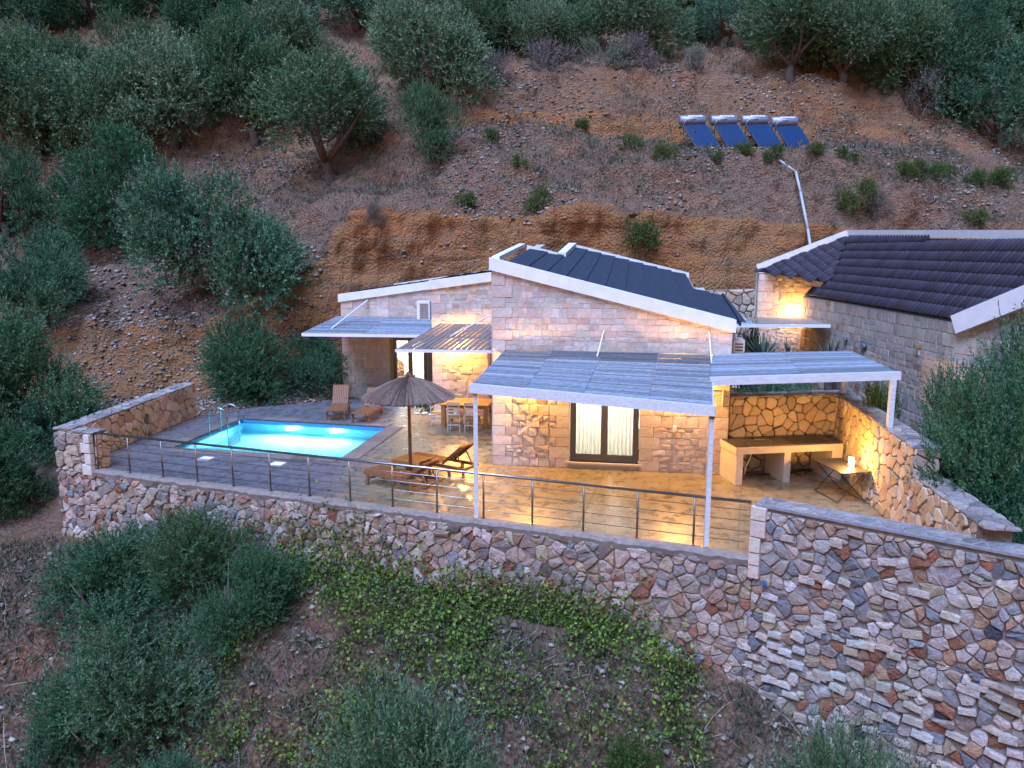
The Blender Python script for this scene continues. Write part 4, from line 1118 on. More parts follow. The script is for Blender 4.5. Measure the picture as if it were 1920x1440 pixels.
fill_ashlar(mas, wm_, [(0, 2.9), (3.3, 2.9), (3.3, mz(3.3) - .3), (0, mz(0) - .3)], 0, 3.3, 2.9, 4.9, PAL_FACADE, M['ashlar'], 104, band=.29, wmin=.17, wmax=.42, quoin=(True, False))
fill_ashlar(mas, wm_, [(2.8, 0), (3.3, 0), (3.3, 2.9), (2.8, 2.9)], 2.8, 3.3, 0, 2.9, PAL_FACADE, M['ashlar'], 105, quoin=(False, False))
# bands and roof strips of the wing
slab([L1(-.06, -.1, lz(0) - .31), L1(4.0, -.1, lz(4.0) - .31), L1(4.0, -.1, lz(4.0)), L1(-.06, -.1, lz(0))], 0, 'gable_band', M['render_white'], villa, E2 * .36)
slab([M1(-.06, -.1, mz(0) - .31), M1(3.3, -.1, mz(3.3) - .31), M1(3.3, -.1, mz(3.3)), M1(-.06, -.1, mz(0))], 0, 'gable_band', M['render_white'], villa, E2 * .36)
slab([L1(1.2, 3.1, lz(1.2) - .1), L1(7.2, 3.1, lz(7.2) - .1), L1(7.2, 3.1, lz(7.2) + .14), L1(1.2, 3.1, lz(1.2) + .14)], 0, 'rear_band', M['render_white'], villa, E2 * .2)
for i in range(9):
    s0 = .05 + i * .52
    vs = []; fs = []
    for k in range(16):
        t = .26 + 2.84 * k / 15
        for s_, dz in ((s0, -.02), (s0 + .58, .05), (s0 + .58, -.02)): vs.append(L1(s_, t, lz(s_) + dz + .02 * (k % 2)))
    for k in range(15):
        for j in range(2): fs.append((3 * k + j, 3 * k + j + 1, 3 * k + 4 + j, 3 * k + 3 + j))
    MB().add(vs, fs).build('roof_sheet', M['roof_blue'], villa)
for i in range(6):
    s0 = .05 + i * .52; vs = []; fs = []
    for k in range(28):
        t = .26 + 6.6 * k / 27
        for s_, dz in ((s0, -.0), (s0 + .58, .07), (s0 + .58, 0)): vs.append(M1(s_, t, mz(s_) + dz + .02 * (k % 2)))
    for k in range(27):
        for j in range(2): fs.append((3 * k + j, 3 * k + j + 1, 3 * k + 4 + j, 3 * k + 3 + j))
    MB().add(vs, fs).build('roof_sheet', M['roof_blue'], villa)
PL = lambda x, y, d: L1(2.1 + x, -d, .0 + y)
window(villa, PL, 1.38, 2.28, 2)
curtain(villa, PL, .30, .72, 2.2, -.33, 5, 5, flare=-.5)
curtain(villa, PL, .80, 1.30, 2.2, -.33, 6, 6)
MB().prism([L1(2.0, -.02, 0), L1(2.09, -.02, 0), L1(2.09, -.02, 2.35), L1(2.0, -.02, 2.35)], E2 * .3).build('door_reveal', M['table_wood'], villa)
MB().prism([L1(3.52, -.03, 0), L1(3.78, -.03, 0), L1(3.78, -.03, 2.35), L1(3.52, -.03, 2.35)], E2 * .3).build('shutter', M['mortar'], villa)
room(villa, L1, .4, 4.0, .32, 3.0, -.02, 2.9)
point('room_light', L1(2.7, 1.8, 2.2), 60, WARMW, .12)
# yellow-lit shuttered door beside the main block
PMd = lambda x, y, d: M1(2.0 + x, -d, y)
window(villa, PMd, .74, 2.34, 1, m=M['table_wood'])
curtain(villa, PMd, .08, .66, 2.2, -.3, 5, 8)
room(villa, M1, 1.2, 3.3, .32, 2.6, -.02, 2.9)
point('room_light', M1(2.3, 1.4, 2.2), 30, (1, .7, .3), .12)
mas.build(villa)
# light fittings of the villa: a plate, a shade and a bulb, each with its light
def sconce(P, label, watts, group='wall lamps of the villa', d=.12, size=.05, col=WARM, open_up=False):
    s = thing('wall_lamp', label, 'lamp', group)
    c = P(0, 0, 0)
    o_ = P(0, 0, 1) - P(0, 0, 0)
    MB().beam(c + o_ * .01, c + o_ * .05, .10, .12).build('back_plate', M['aluminium'], s)
    mb = MB(); mb.lathe([(.045, -.09), (.055, -.05), (.055, .05), (.045, .09)], 12, c=tuple(c + o_ * d)); mb.build('lamp_glass', M['bulb'], s, smooth=True)
    MB().beam(c + o_ * .05, c + o_ * (d - .03), .02, .02).build('bracket', M['aluminium'], s)
    settle(s, c)
    point('lamp_light', c + o_ * (d + .10), watts, col, size)
sconce(lambda x, y, d: H1(.95 + x, -d, 2.48 + y), 'wall lamp under the front pergola left of the glazed door', 70)
sconce(lambda x, y, d: H1(4.72 + x, -d, 2.48 + y), 'wall lamp under the front pergola right of the glazed door', 64)
sconce(lambda x, y, d: M1(.95 + x, -d, 2.45 + y), 'wall lamp above the dining table under the slatted awning', 66)

# air conditioner on the wing, its bracket and pipes
ac = thing('air_conditioner', 'white air conditioner outdoor unit high on the left wing wall', 'air conditioner')
mb = MB(); mb.prism([L1(3.25, -.42, 2.95), L1(3.75, -.42, 2.95), L1(3.75, -.42, 3.72), L1(3.25, -.42, 3.72)], E2 * .34); mb.build('casing', M['render_white'], ac)
mb = MB()
for k in range(8): mb.beam(L1(3.36, -.435, 3.08 + .075 * k), L1(3.70, -.435, 3.08 + .075 * k), .015, .03)
mb.build('grille', M['aluminium'], ac, kind='stuff')
MB().beam(L1(3.3, -.45, 2.93), L1(3.75, -.45, 2.93), .04, .04).build('bracket', M['steel'], ac)
MB().tube([L1(3.78, -.3, 3.2), L1(3.86, -.4, 3.3), L1(3.95, -.42, 3.5)], .025, 6).build('pipe', M['pipe'], ac)
settle(ac, L1(3.5, -.25, 2.95))
a2 = thing('air_conditioner', 'small white unit on the right corner of the villa beside the passage', 'air conditioner')
c = H1(6.1, 1.2, 2.65)
MB().prism([c, c + E1 * .28, c + E1 * .28 + UP * .6, c + UP * .6], E2 * .7).build('casing', M['render_white'], a2)
mb = MB()
for k in range(6): mb.beam(c - E2 * .012 + UP * (.1 + .08 * k) + E1 * .04, c - E2 * .012 + UP * (.1 + .08 * k) + E1 * .24, .012, .03)
mb.build('grille', M['aluminium'], a2, kind='stuff')
settle(a2, c)
# thin pipes on the lower right of the facade
dp = thing('wall_pipe', 'thin pale pipe running round the facade right of the glazed door', 'pipe')
MB().tube([H1(4.35, -.04, 2.15), H1(5.75, -.04, 2.15), H1(5.75, -.04, 1.75)], .014, 6).build('pipe_run', M['plaster'], dp)
MB().lathe([(.03, 0), (.045, .03), (.045, .14), (.02, .17)], 10, c=tuple(H1(4.62, -.07, 1.05))).build('outlet', M['render_white'], dp)
settle(dp, H1(5, -.04, 1.5))
settle(villa, (2.5, 23, 0))

# ------------------------------------------------------------------ pergolas and awnings
def rod(parent, a, b, r_=.016):
    MB().tube([a, b], r_, 6).build('tie_rod', M['white_metal'], parent)
# front pergola
PBL, PBR, PFR, PFL = Vector((-.17, 19.17, 3.0)), Vector((4.86, 18.34, 3.0)), Vector((3.62, 13.42, 2.66)), Vector((-.80, 15.05, 2.80))
fp = thing('front_pergola', 'white timber slatted pergola shading the terrace before the glazed door', 'pergola')
def slats(parent, BL, BR, FR, FL, n, segs, w, gapf, seed, m=None, dark_rows=None, thick=.022):
    r = random.Random(seed)
    for i in range(n):
        t = (i + .5) / n
        a = BL.lerp(FL, t); b = BR.lerp(FR, t)
        pitch = (BL - FL).length / n
        cuts = [0] + [c + (r.uniform(-.004, .004)) for c in segs] + [1]
        for x0, x1 in zip(cuts, cuts[1:]):
            g = gapf(i / n, (x0 + x1) / 2)
            p = a.lerp(b, x0 + .001); q = a.lerp(b, x1 - .001)
            j = r.uniform(-.006, .006)
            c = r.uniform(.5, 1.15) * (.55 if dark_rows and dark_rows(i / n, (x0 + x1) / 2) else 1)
            MB().beam(p + UP * (.03 + j), q + UP * (.03 + r.uniform(-.006, .006)), pitch * g, thick, col=(c, c * r.uniform(.96, 1.02), c * r.uniform(.95, 1.05))).build('slat', m or M['slat'], parent, col=True)
slats(fp, PBL, PBR, PFR, PFL, 42, [.24, .49, .755], None, lambda t, x: (.62 if x > .75 else .78) if t < .25 else r_gap.uniform(.84, .97), 21, dark_rows=lambda t, x: t < .25) if False else None
r_gap = random.Random(77)
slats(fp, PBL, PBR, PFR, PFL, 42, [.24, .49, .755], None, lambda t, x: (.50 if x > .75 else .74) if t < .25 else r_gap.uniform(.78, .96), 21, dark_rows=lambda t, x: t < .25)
def frame_beam(parent, a, b, w, h, name='beam'):
    MB().beam(a - UP * h / 2, b - UP * h / 2, w, h).build(name, M['white_wood'], parent)
frame_beam(fp, PFL + Vector((-.04, -.03, .05)), PFR + Vector((.04, -.05, .05)), .08, .19)
frame_beam(fp, PBL, PFL, .06, .12, 'side_beam'); frame_beam(fp, PBR, PFR, .06, .12, 'side_beam')
frame_beam(fp, PBL - E2 * .05, PBR - E2 * .05, .06, .12, 'wall_plate')
for x in (.24, .49, .755): frame_beam(fp, PBL.lerp(PBR, x) - UP * .01, PFL.lerp(PFR, x) - UP * .01, .05, .10, 'rafter')
for p, z in ((Vector((-.74, 15.06, 0)), 2.66), (Vector((3.62, 13.46, 0)), 2.52)):
    MB().beam(p, p + UP * (z - .05), .085, .085, up=(0, 1, 0)).build('post', M['white_wood'], fp)
    MB().box(p.x - .09, p.x + .09, p.y - .09, p.y + .09, .003, .02).build('post_foot', M['steel'], fp)
    MB().box(p.x - .05, p.x + .05, p.y - .05, p.y + .05, z - .06, z + .01).build('post_shoe', M['steel'], fp)
rod(fp, H1(2.82, -.02, 3.56), PBL.lerp(PBR, .47).lerp(PFL.lerp(PFR, .47), .17) + UP * .05)
rod(fp, H1(5.36, -.02, 3.57), PBR.lerp(PFR, .22) + UP * .05)
settle(fp, (2, 16.5, 0))
# right pergola over the barbecue
RBL, RBR, RFR, RFL = Vector((4.90, 18.44, 3.0)), Vector((8.50, 18.85, 3.0)), Vector((7.95, 15.45, 2.98)), Vector((4.08, 15.45, 2.86))
rp = thing('barbecue_pergola', 'white slatted pergola roof over the barbecue counter on the right', 'pergola')
slats(rp, RBL, RBR, RFR, RFL, 26, [.5], None, lambda t, x: r_gap.uniform(.82, .97), 22)
frame_beam(rp, RFL + Vector((0, -.03, .05)), RFR + Vector((.05, -.03, .05)), .08, .17)
frame_beam(rp, RBR, RFR, .06, .12, 'side_beam'); frame_beam(rp, RBL, RBR, .06, .12, 'rear_beam')
for p, z0, z1 in ((Vector((7.86, 15.42, 0)), 1.84, 2.86), (Vector((8.36, 18.85, 0)), 1.95, 2.9)):
    MB().box(p.x - .05, p.x + .05, p.y - .05, p.y + .05, z0, z1).build('post', M['white_wood'], rp)
    MB().box(p.x - .09, p.x + .09, p.y - .09, p.y + .09, z0, z0 + .02).build('post_foot', M['steel'], rp)
settle(rp, (6.4, 17, 1.9))
# slatted awning over the dining table (gaps run away from the viewer)
sa = thing('slatted_awning', 'dark slatted awning with lamp light shining through over the dining table', 'awning')
SBL, SBR, SFR, SFL = Vector((-2.43, 25.55, 3.16)), Vector((.44, 25.0, 3.16)), Vector((-.33, 20.45, 2.85)), Vector((-3.22, 20.75, 2.85))
r = random.Random(5)
for i in range(18):
    t = (i + .5) / 18; a = SBL.lerp(SBR, t); b = SFL.lerp(SFR, t)
    MB().beam(a, b, .118 if i % 4 else .135, .022).build('slat', M['slat_dark'], sa)
MB().beam(SFL - UP * .03, SFR - UP * .03, .06, .08).build('front_bar', M['white_metal'], sa)
MB().beam(SBL - UP * .03, SBR - UP * .03, .05, .06).build('wall_plate', M['white_metal'], sa)
MB().beam(SFL.lerp(SBL, .5) - UP * .05, SFR.lerp(SBR, .5) - UP * .05, .05, .05).build('cross_bar', M['slat_dark'], sa)
rod(sa, M1(3.0, -.3, 4.1) + Vector((0, -2.5, 0)), SBL.lerp(SFL, .55).lerp(SBR.lerp(SFR, .55), .35) + UP * .03, .022)
settle(sa, (-1.4, 23, 3))
# solid awning of the left wing
la = thing('boarded_awning', 'pale boarded awning projecting from the left wing above the loungers', 'awning')
ABL, ABR, AFR, AFL = Vector((-6.95, 30.05, 3.02)), Vector((-2.78, 29.4, 3.02)), Vector((-3.05, 26.55, 2.65)), Vector((-7.52, 27.05, 2.65))
slats(la, ABL, ABR, AFR, AFL, 22, [.5], None, lambda t, x: .97, 23, thick=.03)
MB().beam(AFL - UP * .02, AFR - UP * .02, .06, .10).build('front_bar', M['white_metal'], la)
MB().beam(ABL, AFL, .05, .06).build('side_bar', M['white_metal'], la)
rod(la, L1(1.15, -.02, 3.72), ABL.lerp(AFL, .75).lerp(ABR.lerp(AFR, .75), .17) + UP * .04, .03)
settle(la, (-5, 28.5, 3))
# flat canopy over the passage door
ca = thing('passage_canopy', 'thin flat canopy with grey and blue sheets over the passage between the houses', 'canopy')
CP = [Vector((6.9, 27.2, 3.22)), Vector((10.35, 26.6, 3.25)), Vector((10.1, 24.0, 3.22)), Vector((6.45, 24.6, 3.18))]
for k, (a, b) in enumerate(((0, .25), (.25, .40), (.40, 1))):
    m = M['mortar'] if k != 1 else M['slat']
    p = [CP[0].lerp(CP[1], a + .004), CP[0].lerp(CP[1], b), CP[3].lerp(CP[2], b), CP[3].lerp(CP[2], a + .004)]
    MB().prism(p, UP * .03).build('roof_panel', m, ca, col=True)
MB().beam(CP[3] - UP * .01, CP[2] - UP * .01, .05, .1).build('front_bar', M['white_metal'], ca)
settle(ca, (8.3, 25.5, 3.2))

# ------------------------------------------------------------------ neighbouring house on the right
h2 = thing('tiled_house', 'larger stone house on the right with dark ribbed tile roof and white verges', 'house')
HE1, HE2, HW, HR1, HR2, HRK = Vector((9.98, 16.98, 3.99)), Vector((10.29, 26.9, 4.10)), Vector((10.61, 25.34, 4.59)), Vector((11.76, 27.0, 6.09)), Vector((11.10, 13.6, 5.60)), Vector((11.12, 13.85, 5.62))
HL = Vector((9.0, 27.9, 4.93))
mb = MB()
wa, wb = Vector((9.98, 16.98, 0)), Vector((10.29, 26.9, 0))
mb.prism([wa - UP, wb - UP, wb + UP * 4.02, wa + UP * 3.90], Vector((.3, 0, 0)))
g0 = Vector((9.98, 16.98, 0)); g1 = Vector((11.2, 13.64, 0))
mb.prism([g0 - UP, g1 - UP, g1 + UP * 5.4, g0 + UP * 3.75], Vector((.27, .1, 0)))
fw0, fw1 = Vector((8.98, 27.85, 0)), Vector((10.75, 27.35, 0))
mb.prism([fw0 - UP, fw1 - UP, fw1 + UP * 4.5, fw0 + UP * 4.8], Vector((.05, .3, 0)))
mb.prism([fw0 + Vector((0, .3, -1)), fw0 + Vector((1.15, 3, -1)), fw0 + Vector((1.15, 3, 4.8)), fw0 + Vector((0, .3, 4.8))], Vector((.3, 0, 0)))
mb.build('wall', M['mortar_pale'], h2) if 'mortar_pale' in M else None
M['mortar_pale'] = mat('pale_mortar', (.56, .52, .47), .95, var=.2, scale=9, bump=.4)
mb.build('wall', M['mortar_pale'], h2)
mas = Masonry()
d = wb - wa; wh = Wall(wa, d, Vector((-d.y, d.x, 0)))
fill_ashlar(mas, wh, [(d.length, .3), (0, .3), (0, 3.9), (d.length, 4.0)], 0, d.length, .3, 4.0, PAL_GREYHOUSE, M['ashlar'], 111, gap=.016, band=.36, wmin=.26, wmax=.5, depth=.018)
d = g1 - g0; wg = Wall(g0, d, Vector((d.y, -d.x, 0)))
fill_ashlar(mas, wg, [(0, .5), (d.length, .5), (d.length, 5.3), (0, 3.7)], 0, d.length, .5, 5.3, PAL_GREYHOUSE, M['ashlar'], 112, gap=.014, quoin=(True, False), band=.36)
d = fw1 - fw0; ww = Wall(fw0, d, Vector((d.y, -d.x, 0)))
fill_ashlar(mas, ww, [(0, 0), (d.length, 0), (d.length, 4.5), (0, 4.8)], 0, d.length, 0, 4.8, PAL_FACADE, M['ashlar'], 113, gap=.014, quoin=(True, False), band=.36, rough_if=lambda s, z: .5 if abs(s - 1.2) < .5 else 0)
mas.build(h2)
# roof plane and tiles
e = (HE2 - HE1); ea = Vector((e.x, e.y, e.z)).normalized()
n_ = ea.cross(HR1 - HE1).normalized()
if n_.z < 0: n_ = -n_
up_ = n_.cross(ea).normalized()
if up_.z < 0: up_ = -up_
Q = lambda a, b, c=0.0: HE1 + ea * a + up_ * b + n_ * c
def uvof(p): q = p - HE1; return (q.dot(ea), q.dot(up_))
polyA = [uvof(p) for p in (HE1, HE2, HW, HR1, HR2)]
# second small plane at the back left
t1 = (HW - HL).normalized(); n2 = t1.cross(HR1 - HL).normalized()
if n2.z < 0: n2 = -n2
MB().prism([HE1 - n_ * .03, HE2 - n_ * .03, HW - n_ * .03, HR1 - n_ * .03, HR2 - n_ * .03], n_ * -.08).build('roof_deck', M['roof_tile'], h2, col=True)
MB().prism([HL - n2 * .03, HW - n2 * .03 , HR1 - n2 * .03], n2 * -.08).build('roof_deck', M['roof_tile'], h2, col=True)
def inside(p, poly):
    c = False
    for i in range(len(poly)):
        a = poly[i]; b = poly[i - 1]
        if (a[1] > p[1]) != (b[1] > p[1]) and p[0] < (b[0] - a[0]) * (p[1] - a[1]) / (b[1] - a[1]) + a[0]: c = not c
    return c
r = random.Random(4); tiles = []
wt, lt = .19, .31
def tile(o, ax, uy, nn, c):
    vs = []; fs = []
    for y, lift, s in ((-.03, .020, 1.0), (lt, .006, .90)):
        for k in range(6):
            a = math.pi * k / 5
            vs.append(o + uy * y + ax * (-math.cos(a) * wt * .52 * s) + nn * (math.sin(a) * wt * .30 * s + lift))
    for k in range(5): fs.append((k, k + 1, k + 7, k + 6))
    b = len(vs)
    for k in range(6): vs.append(vs[k] - nn * .035)
    for k in range(5): fs.append((b + k, b + k + 1, k + 1, k))
    return vs, fs, c
for plane_, org, ax, uy, nn, poly, rng_ in (('A', HE1, ea, up_, n_, polyA, (-1, 14, 0, 6)),):
    b = 0
    while b < 5.5:
        a = -4.6
        while a < 13:
            if inside((a, b + .12), poly):
                k = r.uniform(.75, 1.25)
                tiles.append((org + ax * (a + r.uniform(-.008, .008)) + uy * b, *tile(Vector(), ax, uy, nn, (k, k * .98, k * r.uniform(.95, 1.15)))))
            a += wt
        b += lt
pB = [HL, HW, HR1]
t1 = (ea - n2 * ea.dot(n2)).normalized(); uyB = n2.cross(t1).normalized()
if uyB.z < 0: uyB = -uyB
pBuv = [((p - HL).dot(t1), (p - HL).dot(uyB)) for p in pB]
b = -2
while b < 5:
    a = -5
    while a < 5:
        if inside((a, b + .05), pBuv) or inside((a, b + .25), pBuv):
            k = r.uniform(.75, 1.25); tiles.append((HL + t1 * a + uyB * b, *tile(Vector(), t1, uyB, n2, (k, k * .98, k * 1.05))))
        a += wt
    b += lt
tiles.sort(key=lambda t: t[0].length)
rest = MB()
vis = [t for t in tiles if abs(t[0].x / max(t[0].y, 1)) < .70]
oth = [t for t in tiles if abs(t[0].x / max(t[0].y, 1)) >= .70]
tm = {}
for i, (o_, vs, fs, c) in enumerate(vis):
    if i < 300:
        o = MB().add(vs, fs, c).build('roof_tile', M['roof_tile'], h2, col=True, smooth=True); o.location = o_
    else: rest.add([v + o_ for v in vs], fs, c)
for o_, vs, fs, c in oth: rest.add([v + o_ for v in vs], fs, c)
rest.build('upper_tiles', M['roof_tile'], h2, kind='stuff', col=True, smooth=True)
# white verges
def verge(a, b, w, h, name='verge'):
    MB().beam(a, b, w, h).build(name, M['render_white'], h2)
verge(HE1 + Vector((-.02, -.08, -.12)), HR2 + Vector((0, -.1, -.12)), .3, .42)
verge(HL + Vector((-.05, .05, .06)), HR1 + Vector((.0, .08, .10)), .22, .24)
verge(HR1 + Vector((.12, .08, .12)), HR2 + Vector((.15, 0, .12)), .28, .2, 'ridge_band')
# passage door of that house and its reveal
MB().prism([Vector((9.93, 22.9, 0)), Vector((9.94, 23.7, 0)), Vector((9.94, 23.7, 2.2)), Vector((9.93, 22.9, 2.2))], Vector((-.05, 0, 0))).build('door', M['counter'], h2)
settle(h2, (10.5, 21, 0))
sconce(lambda x, y, d: ww.P(1.28 + x, 3.45 + y, d), 'glowing wall lamp on the warm end wall of the tiled house', 26, group='wall lamps of the tiled house', d=.1)
MB
# unlit bulkhead lamps on the long wall
for k, (s_, z) in enumerate(((4.6, 2.86), (5.9, 2.9))):
    s = thing('bulkhead_lamp', ['unlit oval bulkhead lamp on the long grey wall of the tiled house', 'small unlit box lamp beside the oval lamp on the tiled house'][k], 'lamp', 'unlit lamps on the tiled house')
    c = wh.P(s_, z, .0); a = wh.a; n0 = wh.n
    w_ = .17 if k == 0 else .1
    pts = [c + a * (math.cos(t) * w_) + UP * (math.sin(t) * w_ * .62) + n0 * .02 for t in [2 * math.pi * q / 14 for q in range(14)]]
    MB().prism(pts, n0 * .05).build('rim', M['aluminium'], s)
    pts = [c + a * (math.cos(t) * w_ * .8) + UP * (math.sin(t) * w_ * .48) + n0 * .07 for t in [2 * math.pi * q / 14 for q in range(14)]]
    MB().prism(pts, n0 * .035).build('glass', M['pane_grey'] if 'pane_grey' in M else M['tank'], s)
    settle(s, c)
lamp3 = thing('floodlight', 'small floodlight high near the corner of the tiled house', 'lamp')
c = wh.P(1.5, 3.2, .0)
MB().beam(c, c + wh.n * .16, .12, .08).build('housing', M['table_wood'], lamp3)
MB().beam(c + wh.n * .05 - UP * .04, c + wh.n * .03 - UP * .22, .03, .03).build('bracket', M['render_white'], lamp3)
settle(lamp3, c)
rd2 = thing('tie_rod', 'thin pale rod fixed to the gable wall of the tiled house', 'rod')
MB().tube([wg.P(1.1, 3.6, .02), wg.P(1.6, 3.1, .5)], .016, 6).build('rod_bar', M['white_metal'], rd2)
settle(rd2, wg.P(1.1, 3.6, 0))

# ------------------------------------------------------------------ furniture on the terrace
def lounger(label, p, ang, lift=38, group='teak sun loungers on the terrace', slat_along=False):
    """2 m long: foot at x = 0, head at x = 1.95; back hinges at 1.22"""
    L = empty('sun_lounger', (0, 0, 0), label, 'sun lounger', group)
    hz = .33
    for s in (-1, 1):
        MB().beam((.0, s * .29, hz - .03), (1.95, s * .29, hz - .05), .035, .07).build('side_rail', M['teak'], L)
        for x, dx in ((.12, -.02), (1.45, .03)):
            MB().beam((x, s * .27, hz - .05), (x + dx, s * .29, .0), .05, .07, up=(1, 0, 0)).build('leg', M['teak'], L)
    for x in (.14, 1.45): MB().beam((x, -.27, .16), (x, .27, .16), .03, .05).build('cross_rail', M['teak'], L)
    MB().beam((1.92, -.29, hz - .05), (1.92, .29, hz - .05), .04, .06).build('cross_rail', M['teak'], L)
    n = 15
    for k in range(n):
        x = .03 + k * 1.19 / n
        MB().beam((x, -.27, hz + .012), (x, .27, hz + .012), .058, .018).build('seat_slat', M['teak'], L)
    a = R(lift); hx, hz0 = 1.23, hz + .01
    q = lambda u, y, o=0: (hx + u * math.cos(a) - o * math.sin(a), y, hz0 + u * math.sin(a) + o * math.cos(a))
    for s in (-1, 1): MB().beam(q(0, s * .25, -.02), q(.74, s * .25, -.02), .03, .045).build('back_rail', M['teak'], L)
    for k in range(9):
        y = -.24 + .06 * k
        MB().beam(q(.02, y, .012), q(.72, y, .012), .045, .016).build('back_slat', M['teak'], L)
    MB().beam(q(.74, -.27), q(.74, .27), .05, .04).build('head_rail', M['teak'], L)
    for s in (-1, 1): MB().beam(q(.5, s * .2, -.03), (hx + .62, s * .2, hz - .07), .025, .03).build('back_strut', M['teak'], L)
    L.location = (*p, 0); L.rotation_euler = (0, 0, R(ang))
    return L
lounger('teak lounger nearest the railing, left of the umbrella pole', (-3.38, 17.72), -33, 34)
lounger('teak lounger right of the umbrella with its slatted back raised towards the lamp', (-2.62, 19.0), -33, 40)
lounger('outer teak lounger against the left wing wall, left of its twin', (-5.85, 24.55), 95, 55)
lounger('inner teak lounger by the left wing, partly hidden under the reed umbrella', (-4.95, 24.1), 82, 52)
# side table the umbrella pole passes
st = empty('side_table', (-2.46, 18.02, 0), 'low square wooden side table at the foot of the reed umbrella', 'table', None, R(-35))
for k in range(6): MB().beam((-.33 + .13 * k, -.32, .48), (-.33 + .13 * k, .32, .48), .12, .025).build('table_slat', M['table_wood'], st)
for s in (-1, 1): MB().beam((-.38, s * .3, .44), (.38, s * .3, .44), .03, .06).build('apron', M['table_wood'], st)
for sx in (-1, 1):
    for sy in (-1, 1): MB().beam((sx * .33, sy * .28, 0), (sx * .33, sy * .28, .45), .05, .05, up=(0, 1, 0)).build('leg', M['teak'], st)
# reed umbrella
um = empty('reed_umbrella', (-2.44, 17.62, 0), 'round reed thatched umbrella on a wooden pole beside the pool', 'umbrella')
MB().tube([(0, 0, .02), (.005, 0, 1.2), (0, 0, 2.5)], [.045, .042, .04], 10).build('pole', M['pole_wood'], um, smooth=True)
MB().lathe([(.26, 0), (.26, .05), (.22, .09), (.07, .11), (.06, .16)], 18).build('base', M['mortar'], um)
r = random.Random(8); mb = MB(); n = 720
prof = lambda u: 2.58 - .14 * u - .36 * u ** 1.5
for k in range(n):
    a = 2 * math.pi * k / n + r.uniform(-.01, .01); R1 = 1.07 + r.uniform(-.05, .05); lift = r.uniform(-.015, .03)
    u0 = 0.0 if r.random() < .4 else r.uniform(.1, .45)
    w = .010 + .002 * r.random(); c = r.uniform(.6, 1.35); cs = (c, c * r.uniform(.92, 1.02), c * r.uniform(.85, 1.05))
    vs = []
    for j in range(5):
        u = u0 + (1 - u0) * j / 4; rr = R1 * u
        a2 = a + r.uniform(-.006, .006)
        x, y, z = rr * math.cos(a2), rr * math.sin(a2), prof(u) + lift * (1 if j else .3)
        tx, ty = -math.sin(a), math.cos(a); ww = w * (.25 + .75 * u) * 1.15
        vs += [(x - tx * ww, y - ty * ww, z - .004), (x, y, z + .012), (x + tx * ww, y + ty * ww, z - .004)]
    fs = []
    for j in range(4):
        b = 3 * j; fs += [(b, b + 1, b + 4, b + 3), (b + 1, b + 2, b + 5, b + 4)]
    mb.add(vs, fs, cs)
mb.build('thatch', M['thatch'], um, kind='stuff', col=True)
mb = MB(); pr_ = [(.02, 2.585)] + [(1.0 * u, prof(u) - .02) for u in (.25, .5, .75, .97)] + [(.97, prof(.97) - .05)] + [(1.0 * u, prof(u) - .06) for u in (.75, .5, .25)] + [(.02, 2.5)]
mb.lathe(pr_, 40, col=(.8, .78, .75)); mb.build('thatch_backing', M['thatch'], um, col=True)
MB().lathe([(.0, 0), (.07, -.02), (.08, .05), (.03, .12), (0, .13)], 10, c=(0, 0, 2.57), col=(.6, .55, .5)).build('finial', M['thatch'], um, col=True)
for k in range(8):
    a = 2 * math.pi * k / 8
    MB().beam((0, 0, 2.25), (.95 * math.cos(a), .95 * math.sin(a), prof(.93) - .09), .025, .025).build('rib', M['pole_wood'], um)
# dining table and chairs
dt = empty('dining_table', (-1.42, 23.95, 0), 'chunky honey wood dining table set under the slatted awning', 'table', None, R(-9))
for k in range(5): MB().beam((-.78, -.48 + .24 * k, .765), (.78, -.48 + .24 * k, .765), .232, .035).build('table_plank', M['table_wood'], dt)
for s in (-1, 1): MB().beam((-.68, s * .52, .70), (.68, s * .52, .70), .03, .09).build('apron', M['table_wood'], dt)
for s in (-1, 1): MB().beam((s * .70, -.5, .70), (s * .70, .5, .70), .03, .09).build('apron', M['table_wood'], dt)
for sx in (-1, 1):
    for sy in (-1, 1): MB().beam((sx * .68, sy * .5, 0), (sx * .68, sy * .5, .745), .13, .13, up=(0, 1, 0)).build('leg', M['table_wood'], dt)
def chair(label, p, ang):
    c = empty('dining_chair', (0, 0, 0), label, 'chair', 'white ladder-back chairs round the dining table')
    for s in (-1, 1):
        MB().beam((s * .19, -.19, 0), (s * .19, -.19, .44), .036, .036, up=(0, 1, 0)).build('leg', M['chair_white'], c)
        MB().tube([(s * .19, .19, 0), (s * .185, .20, .45), (s * .18, .26, .94)], .019, 6).build('back_post', M['chair_white'], c)
        MB().beam((s * .19, -.19, .16), (s * .19, .19, .16), .02, .025).build('stretcher', M['chair_white'], c)
        MB().beam((s * .19, -.19, .30), (s * .19, .19, .30), .02, .025).build('stretcher', M['chair_white'], c)
    for y, z in ((-.19, .22), (.19, .22)): MB().beam((-.19, y, z), (.19, y, z), .02, .03).build('stretcher', M['chair_white'], c)
    for z in (.56, .66, .76): MB().beam((-.18, .21 + (z - .45) * .1, z), (.18, .21 + (z - .45) * .1, z), .014, .045).build('back_slat', M['chair_white'], c)
    MB().beam((-.2, .26, .90), (.2, .26, .90), .018, .10).build('top_rail', M['chair_white'], c)
    MB().box(-.205, .205, -.205, .205, .425, .455).build('seat', M['rush'], c)
    c.location = (*p, 0); c.rotation_euler = (0, 0, R(ang))
chair('white ladder-back chair seen from behind, left of the pair before the table', (-1.78, 23.20), 172)
chair('white ladder-back chair seen from behind, right of the pair before the table', (-1.24, 23.12), 170)
